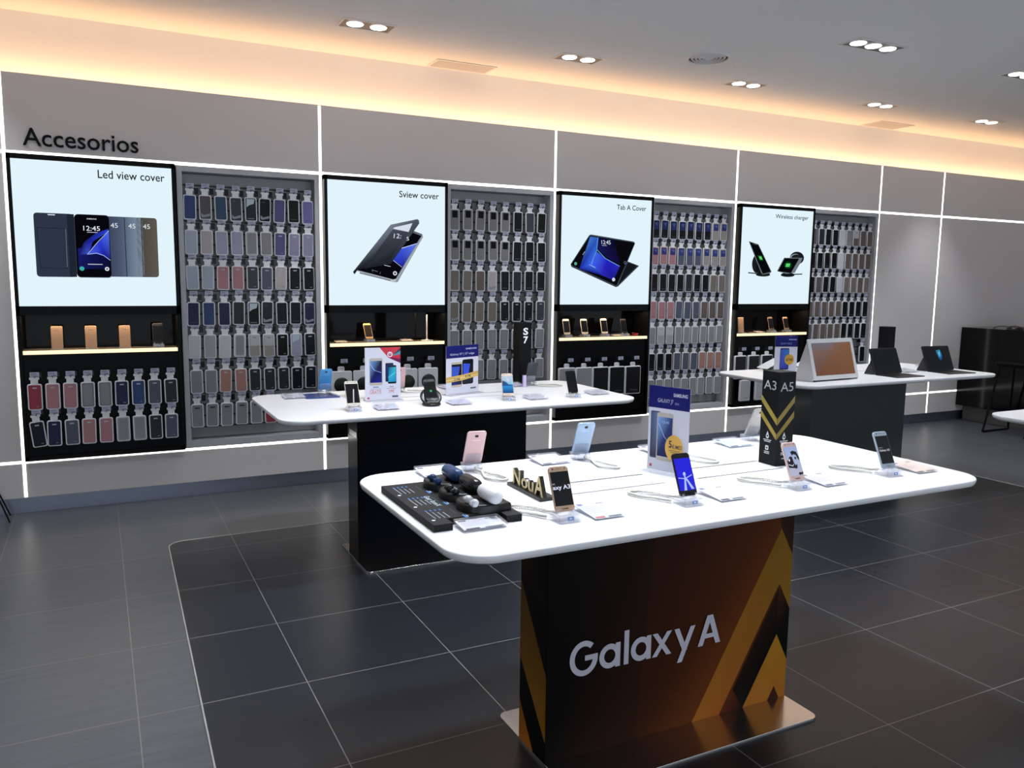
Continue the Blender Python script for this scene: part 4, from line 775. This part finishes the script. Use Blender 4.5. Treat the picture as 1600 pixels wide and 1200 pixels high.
phone(1.595, 4.63, ZT+.027, PI-.2, math.radians(24), .138, .068, (226, 186, 190), a_off, 'pale pink smartphone mostly hidden behind the GRATIS sign'); stand(1.595, 4.63, ZT, PI-.2, math.radians(24), 'clear acrylic stand behind the GRATIS sign')
for pth, lab in (([(1.60, 4.585, ZT+.014), (1.62, 4.54, ZT+.007), (1.70, 4.50, ZT+.007), (1.77, 4.50, ZT+.007), (1.77, 4.56, ZT+.007), (1.69, 4.60, ZT+.007), (1.64, 4.60, ZT+.010)], 'white coiled cable loop beside the GRATIS sign'),
                 ([(2.48, 4.55, ZT+.012), (2.51, 4.50, ZT+.007), (2.57, 4.46, ZT+.007), (2.63, 4.47, ZT+.007), (2.62, 4.53, ZT+.007), (2.55, 4.56, ZT+.007), (2.52, 4.58, ZT+.008)], 'white coiled cable loop beside the slate grey phone'),
                 ([(1.17, 4.60, ZT+.02), (1.19, 4.54, ZT+.015), (1.235, 4.49, ZT+.007), (1.29, 4.46, ZT+.007), (1.30, 4.50, ZT+.007), (1.25, 4.54, ZT+.007), (1.22, 4.56, ZT+.008)], 'white coiled cable loop beside the bright blue phone')): cable(pth, lab)
for x, y, lab in ((1.320, 4.03, 'clear price holder in front of the GRATIS sign'), (1.735, 4.045, 'clear price holder between the wireless charger and sea wallpaper phone'), (2.215, 4.06, 'clear price holder beside the phone with sea wallpaper'), (2.655, 4.10, 'clear price holder beside the dark phone at the table end'),
                  (.965, 4.60, 'clear price holder beside the dark blue tray'), (1.93, 4.66, 'clear price holder behind the gold banded price sign'), (2.35, 4.60, 'clear price holder with lilac card before the S7 tower')):
    price_holder(x, y, ZT, 0, lab, .12, .11, (206, 206, 218) if 'lilac' not in lab else (214, 204, 232))
# wireless charger with phone
b = MB(Matrix.Translation((1.578, 4.05, ZT))); b.lathe([(0, 0), (.046, 0), (.05, .004), (.05, .012), (.042, .018), (0, .020)], (14, 15, 16), 32)
ch = b.build('wireless_charger', 'soft', None, (1.578, 4.05, ZT)); tag(ch, 'round black wireless charger stand carrying a black phone', 'charger')
R = upright(1.578, 4.035, ZT+.025, -.15, math.radians(42)); d = MB(R @ Matrix.Translation((0, .040, -.0175))); d.lathe([(0, -.006), (.052, -.005), (.059, 0), (.055, .006), (.045, .0045), (0, .004)], (24, 26, 28), 36); d.build('charging_pad', 'soft', ch)
d = MB(R); d.box(-.03, .03, -.010, -.002, -.018, .004, (20, 22, 24)); d.build('support_lip', 'soft', ch)
def a_chg(s, w, y0, y1):
    h = y1-y0; s.rect(-w, y0, w, y1, (6, 9, 9), .0002); s.poly(disc(0, y0+h*.42, .013, 18), (8, 44, 30), .0004); s.rect(-.004, y0+h*.38, .005, y0+h*.47, (84, 214, 140), .0006)
phone(1.578, 4.035, ZT+.0275, -.15, math.radians(42), .142, .066, (24, 27, 30), a_chg, 'black smartphone with a green battery symbol on the wireless charger')
b = MB(Matrix.Translation((2.392, 4.53, ZT))); b.prism(rrect(-.010, -.010, .010, .010, .003, 3), 0, .075, (206, 190, 232), .002); tag(b.build('small_stand', 'soft', None, (2.392, 4.53, ZT)), 'small lilac upright block in front of the S7 tower', 'stand')

# --- table with tablet and laptops
def tablet(x, y, z, yaw, tilt, w, h, t, body, art, name, label, cat, bez=.03):
    F = upright(x, y, z, yaw, tilt); b = MB(F); b.prism(rrect(-w/2, 0, w/2, h, .012, 4), -t, 0, body, .002, .003); root = b.build(name, 'soft', None, (x, y, z)); tag(root, label, cat)
    s = MB(F @ Matrix.Translation((0, 0, .0004))); s.rect(-w/2+bez, bez, w/2-bez, h-bez, (3, 3, 4)); art(s, w/2-bez, bez, h-bez); s.build('screen', 'screen', root)
    return root, F
def a_reflect(s, w, y0, y1): s.poly([(-w, y0), (w, y0), (w, y1), (-w, y1)], [(104, 66, 46), (112, 72, 48), (120, 84, 54), (106, 98, 106)], .0002); s.poly([(-w, y0+(y1-y0)*.55), (w*.1, y0+(y1-y0)*.80), (w*.1, y1), (-w, y1)], [(120, 82, 58), (118, 88, 70), (104, 100, 112), (98, 98, 110)], .0003)  # brown reflection painted into the screen colours
big, F = tablet(4.608, 4.035, ZT+.012, .07, math.radians(16), .475, .290, .011, (206, 206, 208), a_reflect, 'large_tablet', 'very large white tablet with brown reflection painted on its screen on its own stand', 'tablet')
f = MB(); P0 = F @ Vector((-.20, .20, -.012)); P1 = F @ Vector((.20, .20, -.012)); B0 = F @ Vector((-.235, 0.0, -.012)); B1 = F @ Vector((.235, 0, -.012)); G0 = (B0.x-.03, B0.y+.150, ZT+.001); G1 = (B1.x-.03, B1.y+.150, ZT+.001)
for A, B_ in ((P0, G0), (P1, G1)): pass
f.add([tuple(F @ Vector((-.235, .27, -.011))), tuple(F @ Vector((.235, .27, -.011))), G1, G0], [(0, 1, 2, 3)], (196, 196, 198)); f.add([tuple(F @ Vector((-.235, .27, -.011))), G0, tuple(F @ Vector((-.235, -.008, -.011)))], [(0, 1, 2)], (200, 200, 202)); f.add([tuple(F @ Vector((.235, .27, -.011))), G1, tuple(F @ Vector((.235, -.008, -.011)))], [(2, 1, 0)], (200, 200, 202)); f.build('folding_stand', 'plastic', big)
def a_dark(s, w, y0, y1): s.rect(-w, y0, w, y1, (9, 11, 12), .0002)
def a_swirl(s, w, y0, y1):
    h = y1-y0; s.rect(-w, y0, w, y1, (8, 10, 14), .0002); cx, cy = w*.15, y0+h*.60
    s.poly([(cx-.025, cy+.045), (cx+.02, cy+.050), (cx+.03, cy), (cx+.01, cy-.04), (cx-.01, cy-.02), (cx-.02, cy+.01)], [(30, 110, 150), (40, 150, 190), (24, 90, 170), (20, 50, 130), (30, 130, 190), (24, 100, 140)], .0004); s.poly([(cx-.004, cy+.03), (cx+.016, cy+.034), (cx+.012, cy), (cx-.002, cy-.012)], [(120, 220, 236), (70, 180, 220), (40, 130, 210), (80, 190, 226)], .0006)
for x, y, yaw, art, lab in ((5.305, 4.165, -.02, a_dark, 'dark tablet laptop with blank screen next to the large white tablet'), (5.915, 4.175, -.08, a_swirl, 'tablet laptop with a blue swirl on its screen at the table end')):
    lp, F = tablet(x, y, ZT+.008, yaw, math.radians(22), .290, .200, .008, (30, 31, 34), art, 'laptop', lab, 'laptop', .014)
    Fl = Matrix.Translation((x, y, ZT)) @ Matrix.Rotation(yaw, 4, 'Z')
    kb = MB(Fl); kb.prism(rrect(-.145, -.195, .145, .004, .008, 3), .0003, .006, (28, 29, 31), .0015)
    for r in range(5):
        for c in range(12): kb.box(-.130+.0218*c, -.112+.0218*c, -.050-.021*r, -.033-.021*r, .006, .0075, (20, 20, 22))
    kb.prism(rrect(-.05, -.188, .05, -.145, .003, 2), .006, .0064, (40, 41, 44)); kb.build('keyboard', 'plastic', lp)
    ks = MB(); q = [tuple(F @ Vector((sx*.145, hh, -.010))) for sx, hh in ((-1, .11), (1, .11))]; gnd = [tuple(Fl @ Vector((sx*.145, .105, .0008))) for sx in (1, -1)]; low = [tuple(F @ Vector((sx*.145, .002, -.010))) for sx in (-1, 1)]
    ks.add(q+gnd, [(0, 1, 2, 3)], (22, 22, 24)); ks.add([q[0], gnd[1], low[0]], [(0, 1, 2)], (22, 22, 24)); ks.add([q[1], gnd[0], low[1]], [(2, 1, 0)], (22, 22, 24)); ks.build('folding_cover', 'plastic', lp)
for x, lab in ((5.60, 'clear price holder between the two laptops'), (6.13, 'clear price holder behind the laptop with the blue swirl'), (4.45, 'clear price holder beside the tablet price sign'), (5.05, 'clear price holder behind the large white tablet')):
    price_holder(x, 4.25 if x < 5.7 and x > 5.5 else 4.45, ZT, 0, lab, .15, .13, (200, 200, 206))
for x, y, lab in ((4.545, 4.70, 'white slanted tablet on a small stand behind the tablet price sign'), (4.925, 4.70, 'white slanted tablet on a small stand behind the large white tablet')):
    Fw = Matrix.Translation((x, y, ZT+.016)) @ Matrix.Rotation(-.36, 4, 'Y')
    b = MB(Fw); b.prism(rrect(0, -.055, .190, .055, .010, 4), 0, .008, (222, 222, 226), .002, .003); w_ = b.build('slanted_tablet', 'soft', None, (x, y, ZT)); tag(w_, lab, 'tablet')
    s = MB(Fw); s.rect(.016, -.049, .175, .049, (206, 208, 214), .0084); s.build('screen', 'soft', w_)
    g = MB(); g.box(x+.05, x+.075, y-.04, y+.04, ZT+.0005, ZT+.033, (24, 24, 26)); g.box(x+.13, x+.15, y-.04, y+.04, ZT+.0005, ZT+.063, (226, 226, 230)); g.build('tilt_stand', 'plastic', w_)
cable([(4.86, 4.16, ZT+.03), (4.90, 4.18, ZT+.06), (4.945, 4.22, ZT+.06), (4.955, 4.24, ZT+.03), (4.92, 4.25, ZT+.007)], 'white cable curling beside the large white tablet')

# ------------------------------------------------------------------ devices in the lit niches
ZS = 1.067
def niche_phone(x, yaw, body, lab, art=a_light, h=.140, tilt=14, y=6.055):
    phone(x, y, ZS+.027, yaw, math.radians(tilt), h, h*.48, body, art, lab); stand(x, y, ZS, yaw, math.radians(tilt), 'clear stand under the ' + lab, 'clear stands in the lit wall niches')
TAN = (172, 138, 108); CRM = (232, 214, 190)
def tan_back(x, n, unit):
    F = upright(x, 6.07, ZS+.006, 0, math.radians(6)); b = MB(F); b.prism(rrect(-.034, 0, .034, .146, .007, 4), -.010, 0, TAN, .002, .002)
    o = b.build('flip_cover_phone', 'plastic', None, (x, 6.07, ZS)); tag(o, 'tan flip cover phone standing %s in the lit niche of the %s unit' % (n, unit), 'phone'); l = MB(F); l.rect(-.012, .118, .012, .121, (120, 84, 56), .0004); l.build('stitched_slot', 'plastic', o)
    b = MB(); b.prism(rrect(x-.04, 6.02, x+.04, 6.095, .006, 3), ZS, ZS+.006, (240, 240, 240)); tag(b.build('clear_stand', 'clear', None, (x, 6.05, ZS)), 'clear base under the tan flip cover phone %s, %s unit' % (n, unit), 'phone base', 'clear bases in the lit niches')
for x, n in ((-.237, 'first'), (-.040, 'second'), (.163, 'third')): tan_back(x, n, 'first')
niche_phone(.368, 0, (40, 38, 40), 'dark phone with shiny top, last in the first unit niche', a_off)
niche_phone(1.855, .12, (224, 176, 110), 'gold cased phone leaning in the second unit niche', a_light, .128, 26)
for x, n in ((3.610, 'first'), (3.790, 'second'), (3.996, 'third')): niche_phone(x, 0, CRM, '%s cream framed phone in the third unit niche' % n, a_off, .135, 16)
niche_phone(4.205, 0, (48, 42, 40), 'dark phone, last in the third unit niche', a_off, .13, 16)
tan_back(5.580, 'first', 'fourth')
niche_phone(5.960, 0, (120, 96, 80), 'slim framed phone with round button in the fourth unit niche', a_off, .13, 16); niche_phone(6.165, 0, (150, 118, 92), 'slim framed phone, last in the fourth unit niche', a_off, .13, 18)
for x, lab in ((1.63, 'small price holder, first on the second unit lit shelf'), (2.15, 'small price holder in the middle of the second unit lit shelf'), (4.12, 'small price holder on the third unit lit shelf'), (5.79, 'small price holder on the fourth unit lit shelf')):
    price_holder(x, 6.05, ZS, 0, lab, .09, .07, (226, 196, 160), 'small price holders in the lit niches')
b = MB(Matrix.Translation((2.322, 6.06, ZS))); b.lathe([(0, 0), (.05, 0), (.05, .006), (.012, .010), (.005, .02), (.005, .205), (0, .207)], (214, 204, 196), 20)
tag(b.build('selfie_stick', 'soft', None, (2.322, 6.06, ZS)), 'thin white upright stick on a round base in the second unit niche', 'accessory')
b = MB(); b.tube([(4.30+.03*math.cos(a*.4), 6.03+.02*math.sin(a*.4), ZS+.004+.001*a) for a in range(26)], .003, (190, 40, 40), 6)
tag(b.build('charging_cable', 'plastic', None, (4.30, 6.03, ZS)), 'coiled red cable at the end of the third unit lit shelf', 'cable')

# ------------------------------------------------------------------ black counter, stools
b = MB(); b.box(8.853, 9.75, 4.35, 6.032, .18, 1.078, (6, 6, 7))
ct = b.build('counter', 'gloss', None, (9.3, 5.2, 0)); tag(ct, 'glossy black counter standing against the grey wall, reflecting the light strip', 'counter')
p = MB(); p.box(8.990, 9.65, 4.45, 6.032, .0, .18, (120, 119, 118)); p.build('plinth', 'paint', ct)
p = MB()
for y in (5.60, 5.02): p.box(8.851, 8.854, y-.002, y+.002, .185, 1.07, (16, 16, 17))
p.build('door_seam', 'gloss', ct)
b = MB(Matrix.Translation((8.98, 5.50, 1.078))); b.lathe([(.085, 0), (.082, .016), (.06, .034), (.03, .042), (0, .044)], (14, 14, 15), 24)
dm = b.build('desk_dome', 'plastic', None, (8.98, 5.50, 1.078)); tag(dm, 'small black dome device with thin arms on top of the counter', 'device')
a = MB()
for s in (-1, 1): a.tube([(8.98, 5.50+s*.07, 1.100), (8.98, 5.50+s*.12, 1.112), (8.98, 5.50+s*.20, 1.104), (8.98, 5.50+s*.24, 1.081)], .004, (14, 14, 15), 6)
a.build('thin_arm', 'plastic', dm)
def stool(x0, x1, y0, y1, zs, r, name, label, col=(12, 12, 13)):
    b = MB(); cx, cy = (x0+x1)/2, (y0+y1)/2
    b.prism(rrect(x0+.05, y0+.02, x1-.05, y1-.02, .05, 5), zs, zs+.04, col, .012, .012); root = b.build(name, 'black', None, (cx, cy, 0)); tag(root, label, 'stool')
    for y in (y0, y1):
        f = MB(); f.tube([(x0+.10, y+(cy-y)*.3, zs+.001), (x0+.01, y, r+.02), (x0, y, r+.004), (x0+.02, y, r), (x1-.02, y, r), (x1, y, r+.004), (x1-.01, y, r+.02), (x1-.10, y+(cy-y)*.3, zs+.001)], r, col, 8); f.build('sled_frame', 'black', root)
stool(8.37, 8.82, 4.93, 5.375, .72, .011, 'stool', 'black sled base stool in front of the glossy counter')
st = MB(); st.prism(disc(-.88, 5.86, .20, 28), .70, .735, (30, 30, 32), .008, .008); so = st.build('stool', 'black', None, (-.88, 5.86, 0)); tag(so, 'dark stool with thin splayed legs beside the first light box unit', 'stool')
for (tx, ty), (bx, by) in (((-.76, 5.80), (-.545, 5.845)), ((-.80, 5.96), (-.555, 6.02)), ((-1.0, 5.80), (-1.2, 5.78)), ((-.96, 5.96), (-1.2, 6.0))):
    l = MB(); l.tube([(tx, ty, .705), (bx, by, .006)], [.007, .005], (30, 30, 32), 8); l.build('leg', 'black', so)

# ------------------------------------------------------------------ ceiling: downlights, vents, detector
def downlight(x, y, n, label, spot, size=105, blend=.7):
    w = .17*n+.02 if n == 2 else .15*n+.02; pitch = .158 if n == 2 else .147; z = H
    b = MB(); o, i_ = (w/2, .095), (w/2-.012, .083)
    b.box(x-o[0], x+o[0], y-o[1], y-i_[1], z-.004, z, (214, 214, 214)); b.box(x-o[0], x+o[0], y+i_[1], y+o[1], z-.004, z, (214, 214, 214)); b.box(x-o[0], x-i_[0], y-i_[1], y+i_[1], z-.004, z, (214, 214, 214)); b.box(x+i_[0], x+o[0], y-i_[1], y+i_[1], z-.004, z, (214, 214, 214))
    b.box(x-i_[0], x+i_[0], y-i_[1], y+i_[1], z-.0015, z, (52, 52, 55))
    root = b.build('downlight', 'plastic', None, (x, y, z)); tag(root, label, 'ceiling light', 'recessed ceiling downlights')
    for k_ in range(n):
        lx = x+(k_-(n-1)/2)*pitch
        l = MB(Matrix.Translation((lx, y, z-.006)) @ Matrix.Rotation(PI, 4, 'X')); l.lathe([(.055, -.004), (.051, .0), (0, .002)], (255, 255, 255), 24); l.build('lens', 'lens', root)
    lamp('downlight_beam', 'SPOT', (0, 0, -.02), spot, COOL, root, spot_size=math.radians(size), spot_blend=blend, shadow_soft_size=.09)
for k_, (x, lab) in enumerate(((1.672, 'twin ceiling downlight farthest along the row from the counter'), (3.300, 'second twin ceiling downlight along the wall, beyond the first flat vent'), (4.939, 'twin ceiling downlight nearest the round air vent'), (6.567, 'twin ceiling downlight just before the second flat vent'), (8.131, 'twin ceiling downlight closest to the black counter'))):
    downlight(x, 5.46, 2, lab, E_TWIN, 74)
downlight(4.900, 4.165, 3, 'triple ceiling downlight over the table with laptops', E_TRIPLE*1.3); downlight(6.640, 4.15, 3, 'triple ceiling downlight nearest the counter side', E_TRIPLE)
ADDED_L = [(1.30, 2.45, 3), (2.35, 2.30, 3), (1.2, 3.30, 3), (2.3, 3.25, 3), (4.9, 2.3, 3), (-.9, 3.3, 2), (-1.2, .9, 2), (3.6, -.6, 2), (-.9, 5.46, 2), (6.6, 1.2, 2)]  # downlights out of view, added to brighten the tables and floor
for q, (x, y, n) in enumerate(ADDED_L):
    downlight(x, y, n, 'added unseen ceiling downlight over the shop floor, %s above the front tables' % ORD[q], E_TRIPLE*(1.35 if q < 2 else 1.5 if q < 4 else 1) if n == 3 else E_TWIN*.8)
b = MB(Matrix.Translation((4.108, 4.955, H)) @ Matrix.Rotation(PI, 4, 'X'))
for k_, r in enumerate((.158, .128, .100, .073, .047)): b.lathe([(r, .0), (r, .006), (r-.004, .010), (r-.014, .016), (r-.019, .010), (r-.015, .004)], (226, 222, 222), 40)
b.lathe([(.028, .004), (.022, .016), (0, .018)], (236, 234, 234), 24)
vt = b.build('air_vent', 'plastic', None, (4.108, 4.955, H)); tag(vt, 'round ceiling air vent with concentric rings', 'air vent')
c = MB(Matrix.Translation((4.108, 4.955, H-.001)) @ Matrix.Rotation(PI, 4, 'X')); c.poly(disc(0, 0, .155, 40), (46, 46, 50)); c.build('dark_throat', 'paint', vt)
b = MB(Matrix.Translation((4.409, 4.94, H)) @ Matrix.Rotation(PI, 4, 'X')); b.lathe([(.042, 0), (.042, .010), (.030, .018), (0, .020)], (226, 224, 220), 28); tag(b.build('smoke_detector', 'plastic', None, (4.409, 4.94, H)), 'small white smoke detector beside the round air vent', 'smoke detector')
def flat_vent(x, y, w, d, lab):
    b = MB(); t = .016; c = (222, 220, 218); z0 = H-.006
    b.box(x-w/2, x+w/2, y-d/2, y-d/2+t, z0, H, c); b.box(x-w/2, x+w/2, y+d/2-t, y+d/2, z0, H, c); b.box(x-w/2, x-w/2+t, y-d/2+t, y+d/2-t, z0, H, c); b.box(x+w/2-t, x+w/2, y-d/2+t, y+d/2-t, z0, H, c)
    o = b.build('ceiling_vent', 'paint', None, (x, y, H)); tag(o, lab, 'air vent', 'flat ceiling vents'); s = MB(); n = 8
    for k_ in range(n): s.box(x-w/2+t, x+w/2-t, y-d/2+t+(d-2*t)*k_/n+.003, y-d/2+t+(d-2*t)*(k_+1)/n-.003, H-.004, H-.001, (200, 196, 194))
    s.build('vent_slat', 'paint', o)
flat_vent(2.63, 6.10, .50, .23, 'flat slatted ceiling vent near the second light box'); flat_vent(7.44, 6.08, .50, .27, 'flat slatted ceiling vent toward the counter')
